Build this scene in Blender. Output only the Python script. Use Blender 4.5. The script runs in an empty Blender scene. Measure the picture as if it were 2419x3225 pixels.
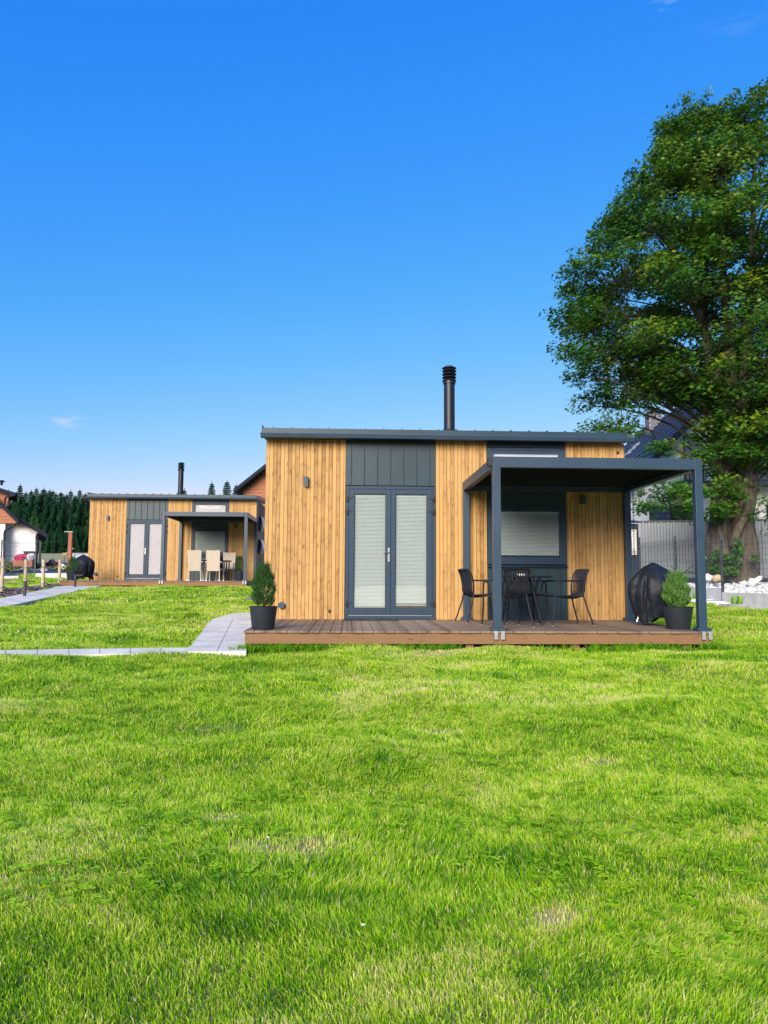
import bpy, math, random
import numpy as np
from mathutils import Vector, Matrix, noise as mnoise
C = bpy.context.scene.collection
sc = bpy.context.scene
R = math.radians
random.seed(7); rng = np.random.default_rng(7)

# ---------------------------------------------------------------- camera
F_PX, CX, CY = 2400.0, 1209.5, 1612.5            # photo pixels (2419 x 3225)
EYE = np.array([0, 0, .90])
_p = math.atan((1828 - CY) / F_PX); _ro = .005
FW = np.array([0, math.cos(_p), math.sin(_p)]); _r = np.array([1., 0, 0]); _u = np.cross(_r, FW)
RT = _r*math.cos(_ro) + _u*math.sin(_ro); UP = -_r*math.sin(_ro) + _u*math.cos(_ro)
cam = bpy.data.cameras.new('camera'); co = bpy.data.objects.new('camera', cam); C.objects.link(co)
cam.sensor_width = 36; cam.lens = F_PX/3225*36; cam.clip_start = .05; cam.clip_end = 3000
m = Matrix.Identity(4)
for i in range(3):
    m[i][0] = RT[i]; m[i][1] = UP[i]; m[i][2] = -FW[i]; m[i][3] = EYE[i]
co.matrix_world = m
sc.camera = co

# ---------------------------------------------------------------- sky, sun, exposure
SUN_EL, SUN_AZ = R(25), R(200)       # azimuth clockwise from +Y: behind the camera, a little to the left
w = bpy.data.worlds.new('World'); sc.world = w; w.use_nodes = True
nt = w.node_tree; bg = nt.nodes['Background']
sky = nt.nodes.new('ShaderNodeTexSky'); sky.sky_type = 'NISHITA'; sky.sun_disc = False
sky.sun_elevation = SUN_EL; sky.sun_rotation = SUN_AZ
sky.air_density = 1.15; sky.dust_density = .35; sky.ozone_density = 2.2
# per-channel response of the deep blue sky (phone-like contrast)
EXPO = 1.35
sp = nt.nodes.new('ShaderNodeSeparateColor'); nt.links.new(sky.outputs[0], sp.inputs[0]); cb = nt.nodes.new('ShaderNodeCombineColor')
for i, (ref, tgt, gm) in enumerate(((.30, .066, 2.0), (.68, .465, .80), (.83, .97, .08))):
    k1 = nt.nodes.new('ShaderNodeMath'); k1.operation = 'MULTIPLY'; k1.inputs[1].default_value = .193/ref; nt.links.new(sp.outputs[i], k1.inputs[0])
    k2 = nt.nodes.new('ShaderNodeMath'); k2.operation = 'POWER'; k2.inputs[1].default_value = gm; nt.links.new(k1.outputs[0], k2.inputs[0])
    k3 = nt.nodes.new('ShaderNodeMath'); k3.operation = 'MULTIPLY'; k3.inputs[1].default_value = tgt/(.10*2**EXPO); nt.links.new(k2.outputs[0], k3.inputs[0])
    nt.links.new(k3.outputs[0], cb.inputs[i])
# thin cirrus wisps
def wn(t): return nt.nodes.new(t)
tc = wn('ShaderNodeTexCoord'); mp = wn('ShaderNodeMapping'); mp.inputs['Scale'].default_value = (9, 9, 42)
nz = wn('ShaderNodeTexNoise'); nz.inputs['Scale'].default_value = 2.2; nz.inputs['Detail'].default_value = 7; nz.inputs['Roughness'].default_value = .62
nt.links.new(tc.outputs['Generated'], mp.inputs[0]); nt.links.new(mp.outputs[0], nz.inputs['Vector'])
tot = None
for (px, py, rad, amt) in ((215, 1325, .032, .85), (2090, 18, .022, .5), (2330, 60, .06, .10)):
    d = FW*F_PX + RT*(px-CX) - UP*(py-CY); d = d/np.linalg.norm(d)
    vm = wn('ShaderNodeVectorMath'); vm.operation = 'SUBTRACT'; vm.inputs[1].default_value = tuple(d)
    nt.links.new(tc.outputs['Generated'], vm.inputs[0])
    vs = wn('ShaderNodeVectorMath'); vs.operation = 'MULTIPLY'; vs.inputs[1].default_value = (1, 1, 2.6)
    nt.links.new(vm.outputs[0], vs.inputs[0])
    ln = wn('ShaderNodeVectorMath'); ln.operation = 'LENGTH'; nt.links.new(vs.outputs[0], ln.inputs[0])
    mr = wn('ShaderNodeMapRange'); mr.interpolation_type = 'SMOOTHSTEP'
    mr.inputs['From Min'].default_value = rad; mr.inputs['From Max'].default_value = rad*.15
    mr.inputs['To Min'].default_value = 0; mr.inputs['To Max'].default_value = amt
    nt.links.new(ln.outputs['Value'], mr.inputs['Value'])
    if tot is None: tot = mr.outputs[0]
    else:
        a = wn('ShaderNodeMath'); a.operation = 'ADD'; nt.links.new(tot, a.inputs[0]); nt.links.new(mr.outputs[0], a.inputs[1]); tot = a.outputs[0]
nr = wn('ShaderNodeMapRange'); nr.inputs['From Min'].default_value = .48; nr.inputs['From Max'].default_value = .72
nt.links.new(nz.outputs[0], nr.inputs['Value'])
mu = wn('ShaderNodeMath'); mu.operation = 'MULTIPLY'; nt.links.new(tot, mu.inputs[0]); nt.links.new(nr.outputs[0], mu.inputs[1])
mx = wn('ShaderNodeMix'); mx.data_type = 'RGBA'; nt.links.new(mu.outputs[0], mx.inputs['Factor'])
nt.links.new(cb.outputs[0], mx.inputs['A']); mx.inputs['B'].default_value = (2.4, 2.9, 3.6, 1)
nt.links.new(mx.outputs['Result'], bg.inputs['Color'])
bg.inputs['Strength'].default_value = .10

sun = bpy.data.lights.new('sun', 'SUN'); sun.energy = 2.7; sun.angle = R(34); sun.color = (1, .91, .76)
so = bpy.data.objects.new('sun', sun); C.objects.link(so)
sd = Vector((math.sin(SUN_AZ)*math.cos(SUN_EL), math.cos(SUN_AZ)*math.cos(SUN_EL), math.sin(SUN_EL)))
so.rotation_euler = sd.to_track_quat('Z', 'Y').to_euler()
sc.view_settings.view_transform = 'Standard'; sc.view_settings.look = 'None'
sc.view_settings.gamma = 1; sc.view_settings.exposure = EXPO
sc.cycles.max_bounces = 8; sc.cycles.transparent_max_bounces = 12

# ---------------------------------------------------------------- photo pixel -> world
def ray(x, y): return FW*F_PX + RT*(x-CX) - UP*(y-CY)
def aty(x, y, Y):
    d = ray(x, y); return EYE + d*(Y-EYE[1])/d[1]
def atz(x, y, z):
    d = ray(x, y); return EYE + d*(z-EYE[2])/d[2]
TY = [-60, -8, 0, 9.5, 18, 25, 28.6, 31, 38, 60, 150, 260, 600]
TZ = [-1.2, -.80, -.62, 0, .34, .64, .72, 1.08, 1.55, 2.6, 6.0, 9, 12]
_ys = np.linspace(-60, 600, 6601); _zs = np.interp(_ys, TY, TZ)
_k = np.exp(-np.linspace(-2, 2, 21)**2); _k /= _k.sum(); _zs = np.convolve(np.pad(_zs, 10, mode='edge'), _k, mode='valid')
def gz(x, y):
    x = np.asarray(x, float); y = np.asarray(y, float)
    z = np.interp(y, _ys, _zs)
    t = np.clip((x-5)/6, 0, 1)*np.clip((y-12)/6, 0, 1)*np.clip((34-y)/6, 0, 1)
    return z + .14*t
def bump(x, y):            # small unevenness of the lawn
    return 1.45*(.022*np.sin(x*1.3+2.1*np.sin(y*.7))*np.sin(y*2.1+.8*np.sin(x*.9)) + .014*np.sin(x*3.1+y*1.7+np.sin(y*3)) + .010*np.sin(y*5.3+1.5*np.sin(x*1.9)))
def gr(px, py):            # photo pixel -> point on the terrain
    d = ray(px, py); d = d/d[1]
    t = np.linspace(3, 300, 30000); P = EYE[None] + d[None]*t[:, None]
    i = np.argmax(P[:, 2] < gz(P[:, 0], P[:, 1])); return P[i]

# ---------------------------------------------------------------- materials
def lin(c): return tuple(((v/255)/12.92 if v <= 10 else (((v/255)+.055)/1.055)**2.4) for v in c)
def mat(name, col, rough=.6, metal=0, var=.12, scale=6, stretch=(1, 1, 1), bumpv=0, bscale=40, spec=.5, col2=None, detail=5, coat=0):
    m = bpy.data.materials.new(name); m.use_nodes = True; t = m.node_tree; b = t.nodes['Principled BSDF']
    b.inputs['Roughness'].default_value = rough; b.inputs['Metallic'].default_value = metal
    b.inputs['Specular IOR Level'].default_value = spec; b.inputs['Coat Weight'].default_value = coat
    tc = t.nodes.new('ShaderNodeTexCoord'); mp = t.nodes.new('ShaderNodeMapping'); mp.inputs['Scale'].default_value = stretch
    t.links.new(tc.outputs['Object'], mp.inputs[0])
    n = t.nodes.new('ShaderNodeTexNoise'); n.inputs['Scale'].default_value = scale; n.inputs['Detail'].default_value = detail
    t.links.new(mp.outputs[0], n.inputs['Vector'])
    mr = t.nodes.new('ShaderNodeMapRange'); mr.inputs['From Min'].default_value = .3; mr.inputs['From Max'].default_value = .7
    t.links.new(n.outputs[0], mr.inputs['Value'])
    mx = t.nodes.new('ShaderNodeMix'); mx.data_type = 'RGBA'; t.links.new(mr.outputs[0], mx.inputs['Factor'])
    a = [c*(1-var) for c in col]; c2 = col2 or [min(1, c*(1+var)) for c in col]
    if col2: a = col
    mx.inputs['A'].default_value = (*a, 1); mx.inputs['B'].default_value = (*c2, 1)
    t.links.new(mx.outputs['Result'], b.inputs['Base Color'])
    if bumpv:
        n2 = t.nodes.new('ShaderNodeTexNoise'); n2.inputs['Scale'].default_value = bscale; n2.inputs['Detail'].default_value = 4
        t.links.new(mp.outputs[0], n2.inputs['Vector'])
        bp = t.nodes.new('ShaderNodeBump'); bp.inputs['Strength'].default_value = bumpv; bp.inputs['Distance'].default_value = .02
        t.links.new(n2.outputs[0], bp.inputs['Height']); t.links.new(bp.outputs[0], b.inputs['Normal'])
    return m
def N(t, ty, **kw):
    n = t.nodes.new(ty)
    for k, v in kw.items(): setattr(n, k, v)
    return n
def mth(t, op, a, b=None, c=None):
    n = t.nodes.new('ShaderNodeMath'); n.operation = op
    for i, v in enumerate((a, b, c)):
        if v is None: continue
        if isinstance(v, (int, float)): n.inputs[i].default_value = v
        else: t.links.new(v, n.inputs[i])
    return n.outputs[0]
def wood(name, base, dark, board=.0625, axis='X', grain=(28, 28, 1.6), knots=True, seed=0., rough=.62):
    """timber boards: per-board tone, long grain, cathedral arcs and knots"""
    m = bpy.data.materials.new(name); m.use_nodes = True; t = m.node_tree; b = t.nodes['Principled BSDF']
    b.inputs['Roughness'].default_value = rough; b.inputs['Specular IOR Level'].default_value = .3
    tc = N(t, 'ShaderNodeTexCoord'); sx = N(t, 'ShaderNodeSeparateXYZ'); t.links.new(tc.outputs['Object'], sx.inputs[0])
    u = sx.outputs[axis]; v = sx.outputs['Z' if axis == 'X' else 'Y'] if axis != 'Z' else sx.outputs['X']
    bi = mth(t, 'FLOOR', mth(t, 'DIVIDE', mth(t, 'ADD', u, seed), board))
    wnz = N(t, 'ShaderNodeTexWhiteNoise', noise_dimensions='1D'); t.links.new(bi, wnz.inputs['W'])
    off = mth(t, 'MULTIPLY', wnz.outputs['Value'], 37.)
    cv = N(t, 'ShaderNodeCombineXYZ'); t.links.new(mth(t, 'MULTIPLY', u, grain[0]), cv.inputs[0])
    t.links.new(mth(t, 'MULTIPLY', mth(t, 'ADD', v, off), grain[2]), cv.inputs[1]); t.links.new(off, cv.inputs[2])
    g = N(t, 'ShaderNodeTexNoise'); g.inputs['Scale'].default_value = 1; g.inputs['Detail'].default_value = 6; g.inputs['Distortion'].default_value = .6
    t.links.new(cv.outputs[0], g.inputs['Vector'])
    cv2 = N(t, 'ShaderNodeCombineXYZ'); t.links.new(mth(t, 'MULTIPLY', u, 9.), cv2.inputs[0])
    t.links.new(mth(t, 'MULTIPLY', mth(t, 'ADD', v, off), 2.6), cv2.inputs[1]); t.links.new(off, cv2.inputs[2])
    vo = N(t, 'ShaderNodeTexVoronoi'); vo.inputs['Scale'].default_value = 1.25; t.links.new(cv2.outputs[0], vo.inputs['Vector'])
    kn = N(t, 'ShaderNodeMapRange', interpolation_type='SMOOTHSTEP'); kn.inputs['From Min'].default_value = .17; kn.inputs['From Max'].default_value = .07
    t.links.new(vo.outputs['Distance'], kn.inputs['Value'])
    wv = N(t, 'ShaderNodeTexWave'); wv.wave_type = 'RINGS'; wv.inputs['Scale'].default_value = .38; wv.inputs['Distortion'].default_value = 5; wv.inputs['Detail'].default_value = 2
    t.links.new(cv2.outputs[0], wv.inputs['Vector'])
    arc = N(t, 'ShaderNodeMapRange'); arc.inputs['From Min'].default_value = .80; arc.inputs['From Max'].default_value = 1.
    arc.inputs['To Max'].default_value = .2; t.links.new(wv.outputs[0], arc.inputs['Value'])
    f = mth(t, 'MULTIPLY', mth(t, 'SUBTRACT', g.outputs[0], .42), 1.5)
    f = mth(t, 'ADD', f, mth(t, 'MULTIPLY', mth(t, 'SUBTRACT', wnz.outputs['Value'], .5), .85))
    f = mth(t, 'ADD', f, arc.outputs[0])
    f = mth(t, 'ADD', f, mth(t, 'MULTIPLY', kn.outputs[0], .62 if knots else 0.))
    big = N(t, 'ShaderNodeTexNoise'); big.inputs['Scale'].default_value = .9; t.links.new(tc.outputs['Object'], big.inputs['Vector'])
    f = mth(t, 'ADD', f, mth(t, 'MULTIPLY', mth(t, 'SUBTRACT', big.outputs[0], .5), .8))
    cl = N(t, 'ShaderNodeClamp'); t.links.new(f, cl.inputs[0])
    mx = N(t, 'ShaderNodeMix', data_type='RGBA'); t.links.new(cl.outputs[0], mx.inputs['Factor'])
    mx.inputs['A'].default_value = (*base, 1); mx.inputs['B'].default_value = (*dark, 1)
    t.links.new(mx.outputs['Result'], b.inputs['Base Color'])
    bp = N(t, 'ShaderNodeBump'); bp.inputs['Strength'].default_value = .25; bp.inputs['Distance'].default_value = .006
    t.links.new(g.outputs[0], bp.inputs['Height']); t.links.new(bp.outputs[0], b.inputs['Normal'])
    return m
M = {}
M['clad'] = wood('pine_cladding', (.46, .275, .100), (.17, .080, .022))
M['gap'] = mat('shadow_gap_batten', (.16, .085, .028), .9)
M['cap'] = mat('grey_plastic_cap', (.22, .23, .24), .6)
M['deck'] = wood('deck_timber', (.22, .158, .115), (.085, .058, .042), board=.1385, grain=(40, 40, 2.2), knots=False)
M['beam'] = wood('fascia_timber', (.20, .108, .054), (.085, .043, .023), board=.5, axis='Z', grain=(30, 30, 2.0))
M['anth'] = mat('anthracite_metal', (.019, .044, .078), .42, .0, .10, 2.5, bumpv=.03, bscale=5)
M['anth2'] = mat('anthracite_sheet', (.010, .034, .052), .42, .10, .16, 1.6, bumpv=.12, bscale=2.6)
M['frame'] = mat('anthracite_profile', (.014, .038, .072), .5, 0, .06, 2, spec=.35)
M['dark'] = mat('black_rubber', (.012, .014, .018), .6, 0, .2, 20)
M['flue'] = mat('black_flue', (.010, .013, .020), .42, .2, .15, 3)
M['core'] = mat('dark_interior', (.05, .05, .052), .9)
M['white'] = mat('white_plastic', (.78, .80, .80), .45)
M['steel'] = mat('brushed_steel', (.42, .43, .45), .35, .9, .05)
M['zinc'] = mat('galvanised_zinc', (.30, .34, .34), .5, .4, .25, 50)
M['blind'] = mat('white_slats', (.66, .78, .80), .5, 0, .02)
M['frost'] = mat('frosted_film', (.66, .67, .74), .35, 0, .04)
M['cushion'] = mat('pale_green_blind', (.42, .50, .48), .6, 0, .05)
M['pot'] = mat('charcoal_plastic', (.016, .023, .034), .5, 0, .2, 3, bumpv=.12, bscale=60)
M['soil'] = mat('soil', (.05, .035, .022), .95, 0, .4, 40, bumpv=.6)
M['cover'] = mat('black_cover_cloth', (.008, .012, .020), .58, 0, .3, 5, bumpv=.10, bscale=20, spec=.30)
M['chairm'] = mat('black_chair_metal', (.007, .010, .017), .6, 0, .1, spec=.3)
M['rattan'] = mat('beige_rattan', (.50, .43, .35), .7, 0, .25, 60, (1, 1, 3), bumpv=.8, bscale=90)
M['pave'] = mat('grey_concrete_slab', (.56, .54, .48), .85, 0, .20, 2.6, bumpv=.15, bscale=60)
M['conc'] = mat('pale_concrete', (.50, .51, .50), .9, 0, .15, 3, bumpv=.25, bscale=30)
M['earth'] = mat('lawn_soil', (.12, .15, .035), .95, 0, .4, 2.3, col2=(.30, .24, .11), bumpv=.5, bscale=30)
M['meadow'] = mat('dry_meadow', (.20, .22, .07), .95, 0, .4, .25, (1, 3, 1), col2=(.34, .28, .14), bumpv=.4, bscale=3)
M['hill'] = mat('wooded_hill', (.030, .060, .035), .95, 0, .4, .03, bumpv=0)
M['plaster'] = mat('white_plaster', (.78, .79, .82), .9, 0, .03, 1)
M['cream'] = mat('cream_boarding', (.56, .64, .52), .8, 0, .05, 1)
M['slate'] = mat('slate_tiles', (.013, .019, .032), .8, 0, .35, 4, bumpv=.2, bscale=12, spec=.15)
M['blueroof'] = mat('blue_metal_roof', (.085, .10, .17), .35, .2, .2, 2)
M['orange'] = mat('orange_boarding', (.28, .098, .045), .7, 0, .2, 4, (1, 1, 8))
M['brick'] = mat('grey_brick', (.12, .12, .15), .85, 0, .3, 20)
M['mortar'] = mat('mortar', (.28, .28, .30), .9)
M['pink'] = mat('pink_petals', (.70, .035, .22), .6, 0, .3, 30)
M['wflow'] = mat('white_petals', (.85, .82, .86), .6, 0, .1, 30)
M['rust'] = mat('rust_brown_steel', (.26, .085, .035), .7, 0, .25, 6)
M['wpost'] = mat('pale_debarked_pine', (.42, .33, .22), .75, 0, .3, 6, (1, 1, .3), bumpv=.3)
M['rope'] = mat('hemp_rope', (.62, .58, .48), .9, 0, .2, 80, bumpv=.8, bscale=120)
M['stone'] = mat('white_stone', (.72, .70, .70), .85, 0, .25, 5, bumpv=.4, bscale=14)
M['stone2'] = mat('ochre_stone', (.58, .46, .26), .85, 0, .2, 5, bumpv=.4, bscale=14)
M['gravel'] = mat('white_gravel', (.42, .41, .42), .9, 0, .5, 9, bumpv=.9, bscale=30)
M['mulch'] = mat('bark_mulch', (.16, .11, .10), .9, 0, .6, 25, bumpv=.8)
M['fabric'] = mat('blue_weed_fabric', (.022, .038, .075), .7, 0, .25, 3, bumpv=.3, bscale=8)
M['corr'] = mat('grey_trapezoid_sheet', (.16, .19, .22), .45, .2, .12, .8)
M['fence'] = mat('dark_fence_steel', (.035, .05, .062), .5, .2, .15)
M['yellow'] = mat('yellow_sign', (.75, .55, .16), .6, 0, .05)
M['paper'] = mat('notice_paper', (.70, .66, .68), .7, 0, .05)
M['ink'] = mat('black_ink', (.02, .02, .025), .7)
M['bark'] = mat('maple_bark', (.035, .028, .020), .95, 0, .5, 3.5, (3, 3, .6), col2=(.12, .10, .075), bumpv=1., bscale=9)
M['twig'] = mat('maple_twig', (.035, .030, .024), .9, 0, .3, 5)
def glassmat(name, base=.10, tint=(1, 1, 1)):
    m = bpy.data.materials.new(name); m.use_nodes = True; t = m.node_tree
    t.nodes.remove(t.nodes['Principled BSDF']); out = t.nodes['Material Output']
    tr = N(t, 'ShaderNodeBsdfTransparent'); tr.inputs[0].default_value = (*tint, 1)
    gl = N(t, 'ShaderNodeBsdfGlossy'); gl.inputs['Roughness'].default_value = .015; gl.inputs['Color'].default_value = (1, 1, 1, 1)
    fr = N(t, 'ShaderNodeFresnel'); fr.inputs['IOR'].default_value = 1.5
    f = mth(t, 'ADD', fr.outputs[0], base)
    # slight waviness of the pane
    n = N(t, 'ShaderNodeTexNoise'); n.inputs['Scale'].default_value = 1.1; n.inputs['Detail'].default_value = 1
    tcn = N(t, 'ShaderNodeTexCoord'); t.links.new(tcn.outputs['Object'], n.inputs['Vector'])
    bp = N(t, 'ShaderNodeBump'); bp.inputs['Strength'].default_value = .25; bp.inputs['Distance'].default_value = .02
    t.links.new(n.outputs[0], bp.inputs['Height']); t.links.new(bp.outputs[0], gl.inputs['Normal'])
    ms = N(t, 'ShaderNodeMixShader'); t.links.new(f, ms.inputs[0]); t.links.new(tr.outputs[0], ms.inputs[1]); t.links.new(gl.outputs[0], ms.inputs[2])
    t.links.new(ms.outputs[0], out.inputs['Surface']); return m
M['glass'] = glassmat('window_glass', .15)
M['dglass'] = glassmat('dark_glass', .06, (.10, .12, .13))
def foliage(name, rampcols, rough=.5, trans=.35, attr='tone', patch=None, spec=.35, up=0):
    """leaf material: colour from a per-leaf attribute, some light passing through"""
    m = bpy.data.materials.new(name); m.use_nodes = True; t = m.node_tree; b = t.nodes['Principled BSDF']; out = t.nodes['Material Output']
    at = N(t, 'ShaderNodeAttribute', attribute_name=attr)
    cr = N(t, 'ShaderNodeValToRGB'); el = cr.color_ramp.elements
    while len(el) < len(rampcols): el.new(.5)
    for e, (p, c) in zip(el, rampcols): e.position = p; e.color = (*c, 1)
    t.links.new(at.outputs['Fac'], cr.inputs[0])
    t.links.new(cr.outputs[0], b.inputs['Base Color']); b.inputs['Roughness'].default_value = rough
    b.inputs['Specular IOR Level'].default_value = spec
    if up:      # soft, upward-leaning shading normal of fine foliage
        ge = N(t, 'ShaderNodeNewGeometry'); va = N(t, 'ShaderNodeVectorMath', operation='MULTIPLY_ADD'); t.links.new(ge.outputs['Normal'], va.inputs[0])
        va.inputs[1].default_value = (.55,)*3; va.inputs[2].default_value = (0, 0, up); vn = N(t, 'ShaderNodeVectorMath', operation='NORMALIZE')
        t.links.new(va.outputs[0], vn.inputs[0]); t.links.new(vn.outputs[0], b.inputs['Normal'])
    tl = N(t, 'ShaderNodeBsdfTranslucent'); t.links.new(cr.outputs[0], tl.inputs[0])
    ms = N(t, 'ShaderNodeMixShader'); ms.inputs[0].default_value = trans
    t.links.new(b.outputs[0], ms.inputs[1]); t.links.new(tl.outputs[0], ms.inputs[2]); t.links.new(ms.outputs[0], out.inputs['Surface'])
    return m
M['grass'] = foliage('grass_blades', [(0, (.025, .13, .012)), (.28, (.16, .42, .010)), (.5, (.43, .72, .012)), (.74, (.72, .86, .11)), (.86, (.82, .72, .28)), (1, (.92, .78, .46))], .55, .42, spec=.12, up=.8)
M['leaf'] = foliage('maple_leaves', [(0, (.014, .07, .012)), (.45, (.060, .19, .014)), (.75, (.17, .28, .016)), (.92, (.34, .29, .022)), (1, (.50, .28, .03))], .45, .42)
M['spruce'] = foliage('spruce_needles', [(0, (.005, .034, .020)), (.55, (.018, .080, .034)), (1, (.060, .150, .045))], .7, .12, spec=.15)
M['conif'] = foliage('dark_conifer_needles', [(0, (.018, .07, .020)), (.6, (.05, .14, .035)), (1, (.11, .24, .06))], .6, .3)
M['conif2'] = foliage('light_conifer_needles', [(0, (.06, .17, .035)), (.6, (.15, .33, .07)), (1, (.28, .46, .12))], .6, .35)
M['herb'] = foliage('garden_plants', [(0, (.05, .09, .015)), (.6, (.12, .17, .03)), (1, (.25, .25, .05))], .6, .3)

# ---------------------------------------------------------------- objects
def finish(o, parent=None, label=None, cat=None, group=None, kind=None):
    C.objects.link(o)
    if parent: o.parent = parent
    if label: o['label'] = label
    if cat: o['category'] = cat
    if group: o['group'] = group
    if kind: o['kind'] = kind
    return o
def thing(name, label, cat, loc=(0, 0, 0), rz=0, group=None, sc_=1):
    o = bpy.data.objects.new(name, None); o.location = tuple(loc); o.rotation_euler = (0, 0, rz); o.empty_display_size = .2
    if sc_ != 1: o.scale = (sc_,)*3
    return finish(o, None, label, cat, group)
def kids(o): return [c for c in C.objects if c.parent == o]
def dup(root, loc=None, rz=None, label=None, s=None):
    def cp(o, par):
        c = o.copy(); C.objects.link(c)
        if par: c.parent = par
        for k in tree_kids[o.name]: cp(k, c)
        return c
    tree_kids = {}
    def walk(o):
        tree_kids[o.name] = kids(o)
        for k in tree_kids[o.name]: walk(k)
    walk(root); r = cp(root, None)
    if loc is not None: r.location = tuple(loc)
    if rz is not None: r.rotation_euler = (0, 0, rz)
    if label: r['label'] = label
    if s: r.scale = s if not isinstance(s, (int, float)) else (s, s, s)
    return r
class MB:
    def __init__(s): s.v = []; s.f = []
    def add(s, v, f):
        n = len(s.v); s.v += [tuple(p) for p in v]; s.f += [tuple(i+n for i in q) for q in f]; return s
    def box(s, x0, x1, y0, y1, z0, z1):
        v = [(x, y, z) for z in (z0, z1) for y in (y0, y1) for x in (x0, x1)]
        return s.add(v, [(0, 2, 3, 1), (4, 5, 7, 6), (0, 1, 5, 4), (2, 6, 7, 3), (0, 4, 6, 2), (1, 3, 7, 5)])
    def quad(s, a, b, c, d): return s.add([a, b, c, d], [(0, 1, 2, 3)])
    def slab(s, pts, th):      # closed polygon pts (top), pushed down by vector th
        n = len(pts); v = [tuple(p) for p in pts] + [tuple(np.array(p)+np.array(th)) for p in pts]
        f = [tuple(range(n)), tuple(range(2*n-1, n-1, -1))] + [(i, i+n, (i+1) % n+n, (i+1) % n) for i in range(n)]
        return s.add(v, f)
    def tube(s, pts, r, n=8, cap=True, wob=0):
        pts = [Vector(p) for p in pts]; k = len(pts); rr = r if hasattr(r, '__len__') else [r]*k
        v = []; prev = None
        for i, p in enumerate(pts):
            t = (pts[min(i+1, k-1)]-pts[max(i-1, 0)]).normalized()
            if prev is None: a = t.orthogonal().normalized()
            else: a = (prev - t*prev.dot(t)); a = a.normalized() if a.length > 1e-6 else t.orthogonal().normalized()
            prev = a; b = t.cross(a)
            for j in range(n):
                an = 2*math.pi*j/n; q = rr[i]*(1+(wob*mnoise.noise(Vector((math.cos(an)*1.7, math.sin(an)*1.7, p.z*.7+p.x))) if wob else 0))
                v.append(p+(a*math.cos(an)+b*math.sin(an))*q)
        f = [(i*n+j, i*n+(j+1) % n, (i+1)*n+(j+1) % n, (i+1)*n+j) for i in range(k-1) for j in range(n)]
        if cap: f += [tuple(range(n-1, -1, -1)), tuple(range((k-1)*n, k*n))]
        return s.add(v, f)
    def lathe(s, prof, c=(0, 0, 0), n=24):
        v = []; k = len(prof)
        for r, z in prof:
            for j in range(n):
                a = 2*math.pi*j/n; v.append((c[0]+r*math.cos(a), c[1]+r*math.sin(a), c[2]+z))
        f = [(i*n+j, i*n+(j+1) % n, (i+1)*n+(j+1) % n, (i+1)*n+j) for i in range(k-1) for j in range(n)]
        f += [tuple(range(n-1, -1, -1)), tuple(range((k-1)*n, k*n))]
        return s.add(v, f)
    def build(s, name, m, parent=None, smooth=False, bev=0, **kw):
        me = bpy.data.meshes.new(name); me.from_pydata([tuple(map(float, p)) for p in s.v], [], s.f); me.materials.append(m)
        if smooth:
            me.polygons.foreach_set('use_smooth', [True]*len(me.polygons))
            try: me.set_sharp_from_angle(angle=R(40))
            except Exception: pass
        me.update(); o = bpy.data.objects.new(name, me)
        if bev:
            b = o.modifiers.new('b', 'BEVEL'); b.width = bev; b.segments = 2; b.limit_method = 'ANGLE'
        return finish(o, parent, **kw)
def npmesh(name, verts, faces_idx, loop_tot, m, attrs=None, parent=None, **kw):
    me = bpy.data.meshes.new(name); nv = len(verts)
    me.vertices.add(nv); me.vertices.foreach_set('co', verts.astype(np.float32).ravel())
    me.loops.add(len(faces_idx)); me.loops.foreach_set('vertex_index', faces_idx.astype(np.int32))
    nf = len(loop_tot); me.polygons.add(nf)
    st = np.concatenate([[0], np.cumsum(loop_tot)[:-1]]).astype(np.int32)
    me.polygons.foreach_set('loop_start', st); me.polygons.foreach_set('loop_total', loop_tot.astype(np.int32))
    for k, a in (attrs or {}).items():
        at = me.attributes.new(k, 'FLOAT', 'POINT'); at.data.foreach_set('value', a.astype(np.float32))
    me.update(calc_edges=True); me.materials.append(m)
    return finish(bpy.data.objects.new(name, me), parent, **kw)
# ---------------------------------------------------------------- ground
def inpoly(x, y, poly):
    c = np.zeros(len(x), bool); n = len(poly)
    for i in range(n):
        x0, y0 = poly[i][:2]; x1, y1 = poly[(i+1) % n][:2]
        cond = ((y0 > y) != (y1 > y)) & (x < (x1-x0)*(y-y0)/(y1-y0+1e-12)+x0); c ^= cond
    return c
YAW = R(2.58); AX = np.array([math.cos(YAW), math.sin(YAW), 0]); TN = np.array([math.sin(YAW), -math.cos(YAW), 0])
A1 = np.array([-1.994, 12.71, .25]); A2 = np.array([-10.893, 28.1, .855])
def loc(A, s, t, z=0): return A + AX*s + TN*t + np.array([0, 0, z])
def sheet(name, poly, m, dz, kind='structure', n=0, th=None, step=.5, **kw):
    """polygon draped on the terrain as a grid-clipped fan of small quads"""
    P = [np.array(p[:2]) for p in poly]; me = MB()
    k = max(2, int(np.linalg.norm(P[1]-P[0])/step))
    # quad patch: P0-P1 one long side, P3-P2 the other
    q = max(2, int(np.linalg.norm(P[3]-P[0])/step))
    v = []; 
    for i in range(k+1):
        for j in range(q+1):
            a = P[0]+(P[1]-P[0])*i/k; b = P[3]+(P[2]-P[3])*i/k; p = a+(b-a)*j/q
            v.append((p[0], p[1], float(gz(p[0], p[1]))+dz))
    f = [(i*(q+1)+j, (i+1)*(q+1)+j, (i+1)*(q+1)+j+1, i*(q+1)+j+1) for i in range(k) for j in range(q)]
    me.add(v, f); o = me.build(name, m, kind=kind, **kw)
    s = o.modifiers.new('s', 'SOLIDIFY'); s.thickness = .12; s.offset = -1 if True else 1
    return o
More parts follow.
